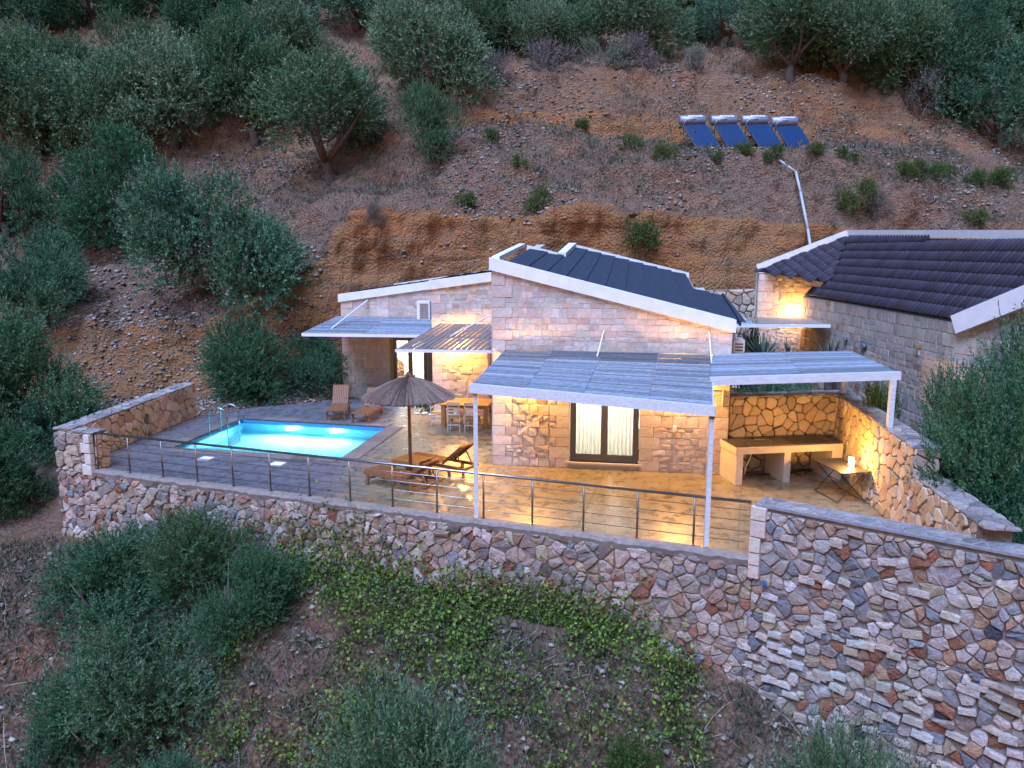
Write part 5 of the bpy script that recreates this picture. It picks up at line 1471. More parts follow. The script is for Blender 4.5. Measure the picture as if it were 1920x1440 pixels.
chair('white chair at the left end of the dining table beside the pebbles', (-2.38, 24.05), 80)
chair('white chair at the right end of the dining table beside the villa corner', (-.48, 23.75), -98)
chair('white chair behind the dining table against the lit wall', (-1.35, 24.85), -8)
# pebbles and plant in the bed by the recess
for k, (x, y, s) in enumerate(((-3.30, 25.75, .10), (-3.02, 25.72, .13), (-2.80, 25.50, .11))):
    mb = MB(); mb.lathe([(0, -.5), (.7, -.4), (1, 0), (.75, .4), (0, .55)], 9)
    o = mb.build('pebble', M['pebble'], smooth=True); o.scale = (s, s * .8, s * .62); o.location = (x, y, s * .28); o.rotation_euler = (0, 0, k)
    tag(o, ['leftmost white pebble edging the bed by the dining table', 'middle and largest white pebble edging the bed by the dining table', 'rightmost white pebble edging the bed beside the wall corner'][k], 'pebble', 'white pebbles edging the bed')

# ------------------------------------------------------------------ barbecue counter
bc = thing('barbecue_counter', 'cream plastered barbecue counter with dark slab, sink and open bays', 'counter')
b0, b1 = Vector((5.32, 17.42, 0)), Vector((8.02, 17.85, 0)); bd = (b1 - b0).normalized(); bn = Vector((-bd.y, bd.x, 0)); BLn = (b1 - b0).length
B = lambda s, t, z: b0 + bd * s + bn * t + UP * z
def bbox(s0, s1, t0, t1, z0, z1, name, m):
    return MB().prism([B(s0, t0, z0), B(s1, t0, z0), B(s1, t1, z0), B(s0, t1, z0)], UP * (z1 - z0)).build(name, m, bc)
for s0, s1 in ((0, .17), (1.22, 1.39), (2.46, BLn)): bbox(s0, s1, 0, .92, 0, .74, 'pier', M['plaster'])
bbox(-.02, BLn, -.01, .94, .742, .90, 'beam_slab', M['plaster'])
bbox(0, 1.35, .05, .93, .902, .925, 'worktop', M['counter'])
bbox(1.352, BLn - .05, .05, .93, .902, .922, 'grill_plate', M['counter'])
bbox(1.55, 2.45, .2, .75, .924, .932, 'grill_inset', M['black_metal'])
mb = MB(); bx = [(.42, .2), (1.12, .2), (1.12, .66), (.42, .66)]
mb.add([B(s, t, .93) for s, t in bx] + [B(s + (.04 if s < .8 else -.04), t + (.04 if t < .4 else -.04), .928) for s, t in bx] + [B(s + (.04 if s < .8 else -.04), t + (.04 if t < .4 else -.04), .78) for s, t in bx],
       [(0, 1, 5, 4), (1, 2, 6, 5), (2, 3, 7, 6), (3, 0, 4, 7), (4, 5, 9, 8), (5, 6, 10, 9), (6, 7, 11, 10), (7, 4, 8, 11), (8, 9, 10, 11)]).build('sink', M['steel'], bc)
MB().tube([B(.78, .78, .925), B(.78, .78, 1.06), B(.78, .74, 1.12), B(.78, .58, 1.12), B(.78, .55, 1.08)], .013, 8).build('tap', M['steel'], bc, smooth=True)
MB().tube([B(.62, .55, .74), B(.60, .5, .5), B(.46, .45, .28), B(.44, .45, .1)], .022, 8).build('drain_pipe', M['pipe'], bc, smooth=True)
MB().tube([B(.44, .5, .25), B(.5, .5, .08), B(1.0, .6, .03), B(1.8, .7, .03), B(2.5, .8, .05)], .014, 6).build('hose', M['black'], bc, smooth=True)
settle(bc, B(1.3, .4, 0))

# ------------------------------------------------------------------ folding table with a small lit lamp
ft = empty('folding_table', (7.42, 16.55, 0), 'black folding bistro table with crossed thin legs by the wall', 'table', None, R(8))
MB().box(-.36, .36, -.60, .60, .705, .725).build('table_top', M['black_metal'], ft)
for s in (-1, 1):
    MB().tube([(-.32, s * .5, .70), (.32, s * .5, .01)], .012, 6).build('leg', M['black_metal'], ft)
    MB().tube([(.32, s * .46, .70), (-.32, s * .46, .01)], .012, 6).build('leg', M['black_metal'], ft)
for x in (-.32, .32): MB().tube([(x, -.48, .02), (x, .48, .02)], .01, 6).build('cross_bar', M['black_metal'], ft)
MB().tube([(0, -.48, .355), (0, .48, .355)], .01, 6).build('cross_bar', M['black_metal'], ft)
tl = empty('table_lamp', (7.60, 16.45, .725), 'small glowing cylinder lamp standing on the black folding table', 'lamp')
MB().lathe([(.0, .02), (.055, .02), (.055, .22), (.0, .22)], 14).build('lamp_glass', M['bulb'], tl, smooth=False)
MB().lathe([(.0, 0), (.06, 0), (.06, .02), (.0, .02)], 14).build('lamp_base', M['black_metal'], tl)
MB().lathe([(.0, .22), (.058, .22), (.058, .235), (.0, .235)], 14).build('lamp_cap', M['black_metal'], tl)
point('table_lamp_light', (7.45, 16.30, .98), 20, WARM, .06)
# white board stuck out of the retaining wall and a blue pipe end
o = MB().beam((-.52, 14.86, -.27), (.05, 14.62, -.31), .10, .06).build('board', M['white_wood']); tag(o, 'short white board fixed across the retaining wall below the railing', 'board')
o = MB().tube([(4.55, 12.95, -.36), (4.47, 12.62, -.40)], .035, 10).build('drain_stub', M['blue_pipe']); tag(o, 'blue plastic drain stub sticking out of the rubble wall', 'pipe')

# ------------------------------------------------------------------ solar water heaters on the shelf of the hill
def letters(txt, size, parent, m):
    cu = bpy.data.curves.new('lettering', 'FONT'); cu.body = txt; cu.size = size; cu.align_x = 'CENTER'; cu.align_y = 'CENTER'; cu.extrude = .002
    o = bpy.data.objects.new('lettering', cu); COL.objects.link(o)
    bpy.context.view_layer.update()
    me = bpy.data.meshes.new_from_object(o.evaluated_get(bpy.context.evaluated_depsgraph_get()))
    me.name = 'lettering'; bpy.data.objects.remove(o, do_unlink=True)
    me.materials.clear(); me.materials.append(m)
    x = bpy.data.objects.new('lettering', me); link(x, parent); return x
def heater(label, x, y, zoff=0):
    z = gz(x, y) + .10 + zoff
    h = empty('solar_heater', (x, y, z), label, 'solar water heater', 'solar water heaters on the hill')
    # collector: from the low front edge up to the tank, leaning back and skewed to the left as seen
    y1, z1 = 1.05, 1.22; w = .62; sk = -.42
    def PP(u, v, o=0.0):
        nrm_ = Vector((0, -z1, y1)).normalized()
        return Vector((u + sk * v, y1 * v, z1 * v)) + nrm_ * o
    MB().prism([PP(-w, 0), PP(w, 0), PP(w, 1), PP(-w, 1)], Vector((0, -z1, y1)).normalized() * .07).build('collector_frame', M['steel'], h)
    MB().prism([PP(-w + .03, .02, .072), PP(w - .03, .02, .072), PP(w - .03, .98, .072), PP(-w + .03, .98, .072)], Vector((0, -z1, y1)).normalized() * .006).build('collector_glass', M['solar'], h)
    tc = Vector((-.52, y1 + .12, z1 + .26)); rr = .25
    n = 20; vs = []; prof = [(-.66, .0), (-.66, rr * .82), (-.63, rr), (.63, rr), (.66, rr * .82), (.66, 0)]
    for (px_, r_) in prof:
        for k in range(n):
            a = 2 * math.pi * k / n; vs.append(tc + Vector((px_, r_ * math.cos(a), r_ * math.sin(a))))
    fs = [(i * n + k, i * n + (k + 1) % n, (i + 1) * n + (k + 1) % n, (i + 1) * n + k) for i in range(5) for k in range(n)]
    tk = MB().add(vs, fs).build('tank', M['tank'], h, smooth=True)
    ang = R(48)
    c = tc + Vector((.12, -math.cos(ang) * (rr + .006), math.sin(ang) * (rr + .006)))
    mb = MB(); mb.box(-.36, .36, -.065, .065, -.002, .004)
    lb = mb.build('label_plate', M['label'], tk); lb.location = c; lb.rotation_euler = (R(90) - ang, 0, 0)
    tx = letters('Transtherm', .135, tk, M['ink']); tx.location = c + Vector((.03, -math.cos(ang) * .008, math.sin(ang) * .008)); tx.rotation_euler = (R(90) - ang, 0, 0)
    MB().tube([tc + Vector((.12, -rr - .02, .04)), tc + Vector((-.2, -rr - .06, .03)), tc + Vector((-.42, -rr - .07, -.05)), tc + Vector((-.5, -rr - .06, -.24))], .022, 6).build('feed_pipe', M['pipe'], h, smooth=True)
    for sx in (-.95, .45):
        MB().beam((sx + .0, y1 + .1, z1), (sx, y1 + .25, -.5), .035, .035, up=(1, 0, 0)).build('stand_leg', M['steel'], h)
        MB().beam((sx, y1 + .2, -.1), (sx + .35, .1, -.06), .03, .03).build('stand_brace', M['steel'], h)
    MB().beam((-.95, y1 + .1, z1 - .02), (.45, y1 + .1, z1 - .02), .04, .04).build('stand_bar', M['steel'], h)
    MB().beam((-.65, -.03, -.06), (.68, -.03, -.06), .12, .10).build('plinth', M['mortar'], h)
for k, (x, y, l) in enumerate(((9.75, 39.3, 'leftmost of four solar water heaters on the hillside shelf'), (11.35, 39.3, 'second solar water heater from the left on the hillside'), (12.90, 39.2, 'third solar water heater from the left on the hillside'), (14.32, 38.9, 'rightmost solar water heater, set slightly lower than the others'))):
    heater(l, x, y)
hz_ = thing('black_hose', 'black hoses curling beside the leftmost solar heater', 'hose')
for dz in (0, .35):
    MB().tube([(9.3, 39.9, gz(9.3, 39.9) + .9 - dz), (8.8, 39.8, gz(8.8, 39.8) + .6 - dz * .6), (8.3, 39.6, gz(8.3, 39.6) + .15)], .03, 6).build('hose_run', M['black'], hz_)
# white pipe down the cut bank
wp = thing('down_pipe', 'long pale pipe running down the cut bank to the tiled house', 'pipe')
pp = [(12.71, 37.2), (13.25, 36.5), (13.2, 35.3), (13.08, 34.3), (13.0, 33.2)]
pts = [Vector((x, y, gz(x, y) + .34)) for x, y in pp[:2]] + [Vector((13.2, 35.6, 8.3)), Vector((13.1, 34.2, 6.6)), Vector((13.0, 33.0, 4.9))]
pts[0].z = gz(12.71, 37.2) + .2
for a, b in zip(pts, pts[1:]): MB().tube([a, b], .062, 8).build('pipe_length', M['pipe'], wp, smooth=True)
settle(wp, pts[1])

# ------------------------------------------------------------------ vegetation
def leaves(bases, dirs, L, W, col, curl=None):
    """diamond leaves: (n,3) bases, unit dirs, lengths, widths -> verts, quads, colours"""
    n = len(bases)
    rv = rng.normal(size=(n, 3)); sd = np.cross(dirs, rv); sd /= np.linalg.norm(sd, axis=1, keepdims=True) + 1e-9
    tip = bases + dirs * L[:, None]; mid = bases + dirs * (L * .45)[:, None]
    v = np.stack([bases, mid + sd * (W / 2)[:, None], tip, mid - sd * (W / 2)[:, None]], 1).reshape(-1, 3)
    f = np.arange(4 * n).reshape(n, 4)
    return v, f, np.repeat(col, 4, axis=0)

def unit(v): return v / (np.linalg.norm(v, axis=-1, keepdims=True) + 1e-9)

def crown_mesh(name, Rr, Hh, lobes, shoots, per, leaf, width, up, pal, tipc, seed, m, slen=.75, spread=.7, base_fill=.25):
    """crown standing on z = 0: lobes spread through an ellipsoid, each sprouting leafy shoots"""
    global rng
    rng = np.random.default_rng(seed)
    th = rng.uniform(0, 2 * math.pi, lobes); rr = np.sqrt(rng.uniform(0, 1, lobes)) * Rr * .72
    zz = Hh * (.08 + .66 * rng.uniform(0, 1, lobes) * (1 - .45 * (rr / Rr) ** 2))
    lc = np.stack([rr * np.cos(th), rr * np.sin(th), zz], 1)
    lr = Rr * rng.uniform(.26, .46, lobes)
    k = rng.choice(lobes, shoots, p=lr ** 2 / np.sum(lr ** 2))
    d = unit(rng.normal(size=(shoots, 3)) + np.array([0, 0, .35]))
    cen = np.array([0, 0, Hh * .42])
    base = lc[k] + d * (lr[k] * rng.uniform(.5, 1.0, shoots))[:, None]
    base[:, 2] = np.maximum(base[:, 2], 0)
    dirs = unit(d * spread + unit(base - cen) * .45 + np.array([0, 0, up]) + rng.normal(size=(shoots, 3)) * .28)
    sl = slen * rng.uniform(.5, 1.25, shoots)
    t = (np.arange(per) + .5) / per
    bend = rng.normal(size=(shoots, 3)) * .18 + np.array([0, 0, .12])
    P_ = base[:, None, :] + dirs[:, None, :] * (sl[:, None] * t)[..., None] + bend[:, None, :] * (sl[:, None] * t ** 2)[..., None]
    rad = unit(rng.normal(size=(shoots, per, 3)))
    ld = unit(dirs[:, None, :] * .75 + rad * (1.1 - .5 * t)[None, :, None])
    Ls = leaf * rng.uniform(.65, 1.25, (shoots, per)) * (1.05 - .35 * t)[None]
    pc = np.array(pal); base_c = pc[rng.integers(0, len(pc), shoots)] * rng.uniform(.8, 1.2, (shoots, 1))
    tipw = np.clip((t - .45) * 1.4, 0, 1)[None, :, None] * rng.uniform(0, 1, (shoots, 1, 1))
    c = base_c[:, None, :] * (1 - tipw) + np.array(tipc) * tipw
    c = c * rng.uniform(.8, 1.2, (shoots, per, 1))
    v, f, cc = leaves(P_.reshape(-1, 3), ld.reshape(-1, 3), Ls.reshape(-1), (Ls * width).reshape(-1), c.reshape(-1, 3))
    return np_mesh(name, v, f, m, col=cc)

OL = [(.095, .18, .09), (.07, .16, .075), (.13, .20, .11), (.045, .11, .05), (.115, .165, .065)]
OT = (.44, .54, .38)
OLD = [(.055, .155, .09), (.08, .175, .09), (.04, .11, .06)]
GR = [(.07, .12, .03), (.09, .14, .035), (.05, .095, .03), (.12, .14, .05)]
DRY = [(.15, .13, .12), (.19, .165, .15), (.12, .105, .10)]
far_crowns = [crown_mesh('crown', 2.8, 4.3, 16, 3000, 20, .10, .44, .30, OL, OT, s, M['olive'], slen=.40) for s in (1, 2, 3)]
dense_crowns = [crown_mesh('crown', 2.8, 4.3, 13, 3300, 20, .10, .44, .28, OLD, (.26, .36, .24), s, M['olive'], slen=.40) for s in (4, 5)]
near_crowns = [crown_mesh('crown', 1.6, 2.4, 12, 2300, 30, .06, .36, .5, OL, (.27, .28, .235), s, M['olive'], slen=.38, spread=.6) for s in (6, 7)]
near_dark = crown_mesh('crown', 1.6, 2.4, 14, 2600, 26, .065, .38, .4, OLD + OL[:2], (.17, .21, .165), 8, M['olive'], slen=.32)
bush_green = [crown_mesh('foliage', .9, 1.1, 9, 380, 18, .085, .42, .6, GR, (.16, .19, .06), s, M['green'], slen=.3) for s in (9, 10)]
bush_grey = crown_mesh('foliage', 1.2, 1.3, 9, 420, 16, .10, .35, .7, [(.20, .20, .16), (.25, .24, .20), (.17, .17, .14)], (.34, .33, .28), 11, M['green'], slen=.38)
bush_dry = crown_mesh('foliage', 1.2, 1.2, 9, 420, 14, .11, .25, .6, DRY, (.24, .20, .20), 12, M['green'], slen=.4)

def trunk_mesh(seed, H=1.6, r0=.20, spread=1.2, n=5):
    r = random.Random(seed); mb = MB()
    top = Vector((r.uniform(-.15, .15), r.uniform(-.15, .15), H * .42))
    mb.tube([(0, 0, -.5), (.03, .02, 0), (.06, -.04, H * .2), top], [r0 * 1.5, r0 * 1.25, r0, r0 * .85], 8)
    for k in range(n):
        a = 2 * math.pi * k / n + r.uniform(-.4, .4)
        e = top + Vector((math.cos(a) * spread * r.uniform(.6, 1.2), math.sin(a) * spread * r.uniform(.6, 1.2), H * r.uniform(.7, 1.3)))
        md = top.lerp(e, .5) + Vector((r.uniform(-.15, .15), r.uniform(-.15, .15), -.08))
        mb.tube([top - Vector((0, 0, .1)), md, e, e + (e - md) * .7], [r0 * .6, r0 * .4, r0 * .25, r0 * .08], 6)
    o = mb.build('trunk', M['bark'], smooth=True); me = o.data; bpy.data.objects.remove(o); return me
trunks = [trunk_mesh(s) for s in (1, 2, 3)]
twigs = trunk_mesh(9, .9, .06, .5, 7)

def plant(name, label, cat, x, y, w, h, me, base_r, base_h, group=None, z=None, trunk=None, lift=0.0, k=0, sink=.12):
    z = gz(x, y) if z is None else z
    o = empty(name, (x, y, z), label, cat, group, rz=(k * 2.4) % 6.28)
    c = bpy.data.objects.new('crown' if trunk is not None else 'foliage', me); link(c, o)
    c.location = (0, 0, lift - sink)
    c.scale = (w / 2 / base_r, w / 2 / base_r, h / base_h)
    if trunk is not None:
        t = bpy.data.objects.new('trunk', trunk); link(t, o); t.scale = (w / 5.6, w / 5.6, max(.5, h / 4.6))
    return o
def olive(label, x, y, w, h, k, group=None, dense=False, lift=.1, name='olive_tree'):
    me = (dense_crowns if dense else far_crowns)[k % (2 if dense else 3)]
    w *= 1.04; h *= 1.0
    return plant(name, label, 'olive tree', x, y, w, h - lift, me, 2.8, 4.3, group, trunk=trunks[k % 3], lift=lift, k=k)
G1 = 'olive trees on the left slope'; G2 = 'olive trees along the top of the hill'
olive('large dense green olive tree standing alone on the bank left of the villa', -11.9, 31.8, 6.8, 6.5, 0, G1, True, -.1)
olive('broad olive tree on the left slope behind and above the small round one', -19.6, 37.4, 6.0, 6.2, 1, G1, True)
olive('round olive tree on the far left, level with the large lone olive', -18.7, 30.4, 4.4, 4.4, 2, G1, True)
olive('narrow olive tree at the left edge of the photo, middle height', -24.3, 37, 4.4, 5.2, 3, G1, True)
olive('airy silver-grey olive tree above the cut bank with bare limbs showing', -9.0, 38.7, 6.8, 6.8, 4, G1, False, 1.2)
olive('tall leaning olive tree behind the silver-grey one, trunk visible below', -14.5, 44.2, 6.2, 7.0, 5, G1, False, 1.5)
olive('bluish olive tree in the upper left row, left of the leaning trunk', -18.9, 44.0, 7.2, 6.8, 6, G1)
olive('dark olive tree in the upper left row, second from the leaning trunk', -22.6, 43.8, 6.8, 6.4, 7, G1)
olive('wide olive tree near the upper left corner above the narrow edge tree', -26.3, 43.2, 8.0, 7.2, 8, G1)
olive('small silver olive sapling just left of the bare gravel slope', -4.1, 38.4, 2.9, 4.2, 9, G1, False, .2)
for j, (x, y, w, h, l) in enumerate(((-16.4, 46.6, 5.6, 5.2, 'full olive tree in the upper left row, just right of the bluish one'), (-31.5, 44.5, 6.0, 6.0, 'olive tree cut off by the left edge of the photo, upper row'))):
    olive(l, x, y, w, h, j + 40, G1, j % 2 == 0)
olive('round olive crown at the upper centre left of the stony rise', -6.9, 47, 3.4, 3.5, 11, G2)
olive('full green olive tree at the upper centre behind the silver sapling', -4.2, 42.6, 6.8, 6.0, 12, G2, False, .3)
olive('olive tree at the top edge directly above the full green one', -1.7, 49, 6.4, 5.2, 13, G2)
olive('small olive right of the full green tree at the upper centre', 1.6, 47.2, 4.0, 4.0, 14, G2)
olive('pale olive tree at upper right above the solar heaters, left of three', 15.6, 44.9, 6.4, 5.8, 15, G2, False, 1.0)
olive('pale olive tree at upper right above the solar heaters, middle of three', 18.7, 45.2, 6.2, 5.8, 16, G2, False, .8)
olive('pale olive tree at upper right above the solar heaters, right of three', 21.8, 46.2, 5.8, 6.2, 17, G2)
olive('large dark olive tree at the right edge above the eroded slope', 27.6, 44.4, 7.0, 6.4, 18, G2, True, .2)
olive('dark olive tree behind the large one at the right edge', 25.8, 47.4, 6.6, 6.2, 19, G2, True)
# the grove that climbs to the top of the frame: alike trees in rows
r = random.Random(31); kk = 20
GL = 'closely planted grey-green olive tree in the grove filling the top of the hillside'
for y, step, x0, x1, s in ((48.8, 4.6, -36, 36, 5.6), (54.5, 4.8, -40, 42, 6.0), (59, 5.2, -44, 46, 6.2), (64.5, 5.8, -48, 50, 6.8), (71, 6.5, -52, 54, 7.4), (79, 7.6, -58, 60, 8.4)):
    x = x0 + r.uniform(0, 2)
    while x < x1:
        yy = y + r.uniform(-1.6, 1.6)
        if y < 52 and -12.5 < x < -6.5: x += step; continue
        if abs(x / yy) < .80:
            olive(GL, x, yy, s * r.uniform(.85, 1.25), s * r.uniform(.75, 1.0), kk, 'olive grove along the top of the hill', r.random() < .3, .1); kk += 1
        x += step * r.uniform(.8, 1.15)
# bushes and scrub, each where it stands
def bush(label, x, y, w, h, me, br, bh, cat='bush', name='bush', group='scrub bushes on the hillside', z=None, k=None):
    global kk; kk += 1
    return plant(name, label, cat, x, y, w, h, me, br, bh, group, z=z, k=k if k is not None else kk)
bush('big dark olive bush at the back of the terrace between the bank and the villa', -10.1, 29.3, 4.5, 3.4, near_dark, 1.6, 2.4, name='olive_bush', group=None)
bush('dark green bush hiding the left corner of the villa', -7.85, 30.4, 3.0, 2.9, dense_crowns[0], 2.8, 4.3, group=None)
bush('tall dark bush at the left edge beside the low pool wall', -15.6, 23.6, 5.6, 4.9, near_dark, 1.6, 2.4, group=None)
bush('second dark bush at the left edge, lower and nearer', -14.9, 20.9, 3.4, 3.2, near_dark, 1.6, 2.4, group=None)
bush('pale silver shrub on the crest above the bare gravel slope', 5.1, 44.8, 3.1, 1.8, bush_grey, 1.2, 1.3)
bush('purple-grey dry shrub right of the pale silver shrub', 7.3, 44.8, 2.8, 1.6, bush_dry, 1.2, 1.2)
bush('small pale shrub on the crest above the solar heaters', 10.2, 45.0, 1.7, 1.3, bush_grey, 1.2, 1.3)
bush('wide dry shrub on the crest left of the pale silver shrub', 1.9, 44.2, 3.2, 1.7, bush_dry, 1.2, 1.2)
bush('dry shrub below the full green olive tree', -.6, 43.9, 2.6, 1.5, bush_dry, 1.2, 1.2)
bush('green-brown bush in the gully at upper right', 23.4, 45.6, 3.2, 2.6, bush_dry, 1.2, 1.2)
GRN = [(-2.17, 35.2, .9, 'round green bush at the lip of the cut bank, leftmost of two'), (1.32, 35.2, 1.2, 'round green bush at the lip of the cut bank, right of two'),
       (5.55, 34.3, 1.7, 'green bush hanging on the red bank above the villa roof'), (-5.82, 33.6, .9, 'small green-grey bush on the red bank left of the roof'),
       (7.5, 38.2, 1.2, 'low green bush on the shelf left of the solar heaters'), (6.02, 39.7, 1.1, 'yellow-green bush under the ochre ledge'),
       (3.73, 40.9, .8, 'small green tuft at the left end of the ochre ledge'), (9.71, 37.7, .7, 'small green bush before the leftmost solar heater'),
       (11.12, 37.7, .9, 'dark green patch before the second solar heater'), (12.47, 37.5, .9, 'green bush at the top of the pale pipe'),
       (14.34, 37.4, .8, 'green bush right of the pipe top'), (16.04, 37.5, .9, 'green bush on the shelf right of the heaters'),
       (18.96, 37.7, 1.1, 'yellow-green bush on the right slope'), (19.97, 37.6, 1.2, 'round green bush on the right slope beside the yellow one'),
       (21.39, 38.6, 1.0, 'dark green bush low on the right slope'), (22.89, 38.6, 1.0, 'green bush near the right edge of the slope'),
       (24.26, 38.6, 1.3, 'green bush at the far right of the slope'), (15.71, 35.7, 1.5, 'yellow-green bush just above the tiled roof'),
       (21.32, 35.8, 1.0, 'low yellow bush above the roof ridge on the right'), (.38, 36.9, .7, 'tiny green bush on the stony bank'),
       (-1.0, 39.5, .8, 'green bush alone on the middle of the slope'), (16.9, 35.5, 1.3, 'grey-purple bush above the tiled roof')]
for i, (x, y, w, l) in enumerate(GRN):
    bush(l, x, y, w * 1.15, w * .85, bush_green[i % 2] if 'grey' not in l else bush_dry, .9 if 'grey' not in l else 1.2, 1.1)
# near bushes below the wall
NB = [(-7.3, 16.5, 3.4, 2.4, 'tall olive bush touching the retaining wall at left centre', 0), (-9.3, 16.3, 3.6, 2.6, 'wide dark bush below the left end of the retaining wall', 2),
      (-7.3, 14.7, 3.8, 2.9, 'silvery olive bush in front of the wide dark bush', 1), (-5.7, 15.4, 2.4, 2.1, 'green-brown bush right of the silvery olive bush', 2), (-8.6, 14.5, 2.8, 2.5, 'dark low bush left of the silvery olive bush', 2),
      (-1.7, 10.9, 4.1, 4.4, 'large silver-grey olive at the bottom centre with upright shoots', 0), (-.1, 9.7, 3.0, 3.7, 'olive shoots at the bottom edge right of centre', 1), (-3.3, 10.2, 2.6, 2.9, 'olive shoots at the bottom edge left of the large silver-grey olive', 1),
      (4.45, 9.5, 3.2, 4.5, 'silver olive at the bottom right before the white-block wall', 0), (3.0, 9.5, 2.3, 3.4, 'small olive at the bottom edge left of the white blocks', 1),
      (-6.3, 12.7, 2.6, 1.9, 'dark scrub bush at the lower left corner', 2), (6.2, 8.4, 2.4, 3.6, 'low scrub at the bottom right corner', 2)]
nm = [near_crowns[0], near_crowns[1], near_dark]
for x, y, w, h, l, v in NB:
    bush(l, x, y, w, h, nm[v], 1.6, 2.4, cat='olive bush', name='olive_bush', group='olive bushes below the retaining wall')
for x, y, z, w, h, l, v in ((9.4, 13.6, -.6, 3.5, 4.2, 'big dark olive beyond the stepped wall at the right edge', 2), (9.0, 15.6, .0, 2.5, 3.4, 'slim olive between the pergola post and the big dark olive', 2),
                           (10.8, 14.6, .0, 3.6, 5.2, 'tallest olive at the right edge against the tiled house gable', 2), (8.75, 11.6, -.9, 1.9, 2.6, 'olive branch spilling over the lower stepped wall', 2)):
    bush(l, x, y, w, h, nm[v], 1.6, 2.4, cat='olive bush', name='olive_bush', group='olive bushes beyond the stepped wall', z=z)
bush('small dark leafy plant behind the right pergola post', 8.75, 17.6, .9, 1.5, bush_green[0], .9, 1.1, cat='plant', group=None, z=1.0)
bush('tall dark green shrub in the passage beside the villa corner', 7.75, 25.2, 1.1, 3.0, bush_green[0], .9, 1.1, group='shrubs in the passage', z=0)
bush('bright yellow-green shrub at the foot of the warm end wall', 8.0, 23.4, 1.3, 2.7, bush_green[1], .9, 1.1, group='shrubs in the passage', z=0)
bush('dark hedge seen beneath the right pergola', 7.6, 21.3, 3.4, 2.1, near_dark, 1.6, 2.4, cat='hedge', name='hedge', group=None, z=0)
bush('small leafy plant in the bed beside the dining table', -3.15, 26.2, .8, .75, bush_green[0], .9, 1.1, cat='plant', group=None, z=0)
bush('small blue-green weed low on the slope right of the big olive', 2.2, 11.9, 1.0, .7, bush_green[0], .9, 1.1, cat='plant', group=None)
# yuccas behind the right pergola: long stiff blades as parts
def yucca(label, x, y, z, n, L):
    o = empty('yucca', (x, y, z), label, 'yucca', 'yuccas behind the right pergola')
    r = random.Random(int(x * 10))
    for i in range(n):
        a = r.uniform(0, 6.283); e = r.uniform(.25, 1.45); l = L * r.uniform(.8, 1.1)
        d = Vector((math.cos(a) * math.cos(e), math.sin(a) * math.cos(e), math.sin(e)))
        s = d.cross(UP).normalized() * .028
        p1 = d * l * .5; p2 = d * l + Vector((0, 0, -.1 * l * math.cos(e)))
        u = s.cross(d).normalized() * .012
        MB().add([-s * .6, s * .6, p1 + s, p1 - s, p2, p1 - u], [(0, 1, 2, 5), (0, 5, 3), (2, 4, 5), (3, 5, 4)], (.10, .14, .12)).build('leaf', M['green'], o, col=True)
    MB().tube([(0, 0, -1.9), (0, 0, .05)], .12, 8).build('trunk', M['bark'], o)
yucca('larger spiky blue-green yucca rising behind the right pergola roof', 7.3, 21.9, 2.35, 70, 1.0)
yucca('second spiky yucca before the passage door of the tiled house', 9.05, 21.4, 2.30, 46, .95)
yucca('middle small yucca between the two larger ones', 8.2, 22.3, 2.25, 36, .8)

# bare branches showing inside the near bushes
for o in [o for o in COL.objects if o.name.startswith('olive_bush')]:
    b_ = bpy.data.objects.new('branches', twigs); link(b_, o); w_ = o.children[0].scale[0]; b_.scale = (1.3 * w_, 1.3 * w_, .72 * o.children[0].scale[2])
# ------------------------------------------------------------------ creepers, dry grass and loose stones: nobody could count these
def scatter(n, fx, zoff=0.0):
    pts = []
    for _ in range(n * 3):
        x, y = fx()
        if x is None: continue
        h = BVH.ray_cast(Vector((x, y, 200)), Vector((0, 0, -1)))
        if h[0] is not None: pts.append((x, y, h[0].z + zoff, h[1].x, h[1].y, h[1].z))
        if len(pts) >= n: break
    return np.array(pts)
rr_ = random.Random(17)
def mask(x, y, s, seed, thr): return vnoise(np.array([[x * s, y * s, seed * 7.3]]), seed)[0] > thr
def creeper_pos():
    x = rr_.uniform(-6.2, 4.2); yb = 13.0 + (4.35 - x) * .382
    t = rr_.random() ** 1.3; y = yb - .2 - t * 4.8
    if not mask(x, y, 1.3, 3, -.30 + t * .8 + max(0, x + .5) * .16 + rr_.gauss(0, .20)): return None, None
    return x, y
pc = scatter(1700, creeper_pos)
rng = np.random.default_rng(5)
cl = np.repeat(pc, 17, axis=0); n = len(cl)
b = cl[:, :3] + rng.normal(size=(n, 3)) * np.array([.15, .15, .10]) + np.array([0, 0, .10]) + np.abs(rng.normal(size=(n, 1))) * np.array([0, -.02, .09])
d = unit(rng.normal(size=(n, 3)) + np.array([0, -.5, .5]))
gc = np.array([(.11, .20, .035), (.17, .27, .04), (.065, .12, .03), (.20, .22, .06), (.10, .10, .05), (.07, .13, .035)])
cc = np.repeat(gc[rng.integers(0, 6, len(pc))] * rng.uniform(.6, 1.25, (len(pc), 1)), 17, axis=0) * rng.uniform(.8, 1.2, (n, 1))
L_ = rng.uniform(.035, .10, n)
v, f, c = leaves(b, d, L_, L_ * .8, cc)
o = bpy.data.objects.new('creeper', np_mesh('creeper', v, f, M['green'], col=c)); link(o); tag(o, 'yellow-green creeper trailing along the foot of the retaining wall', None, None, 'stuff')
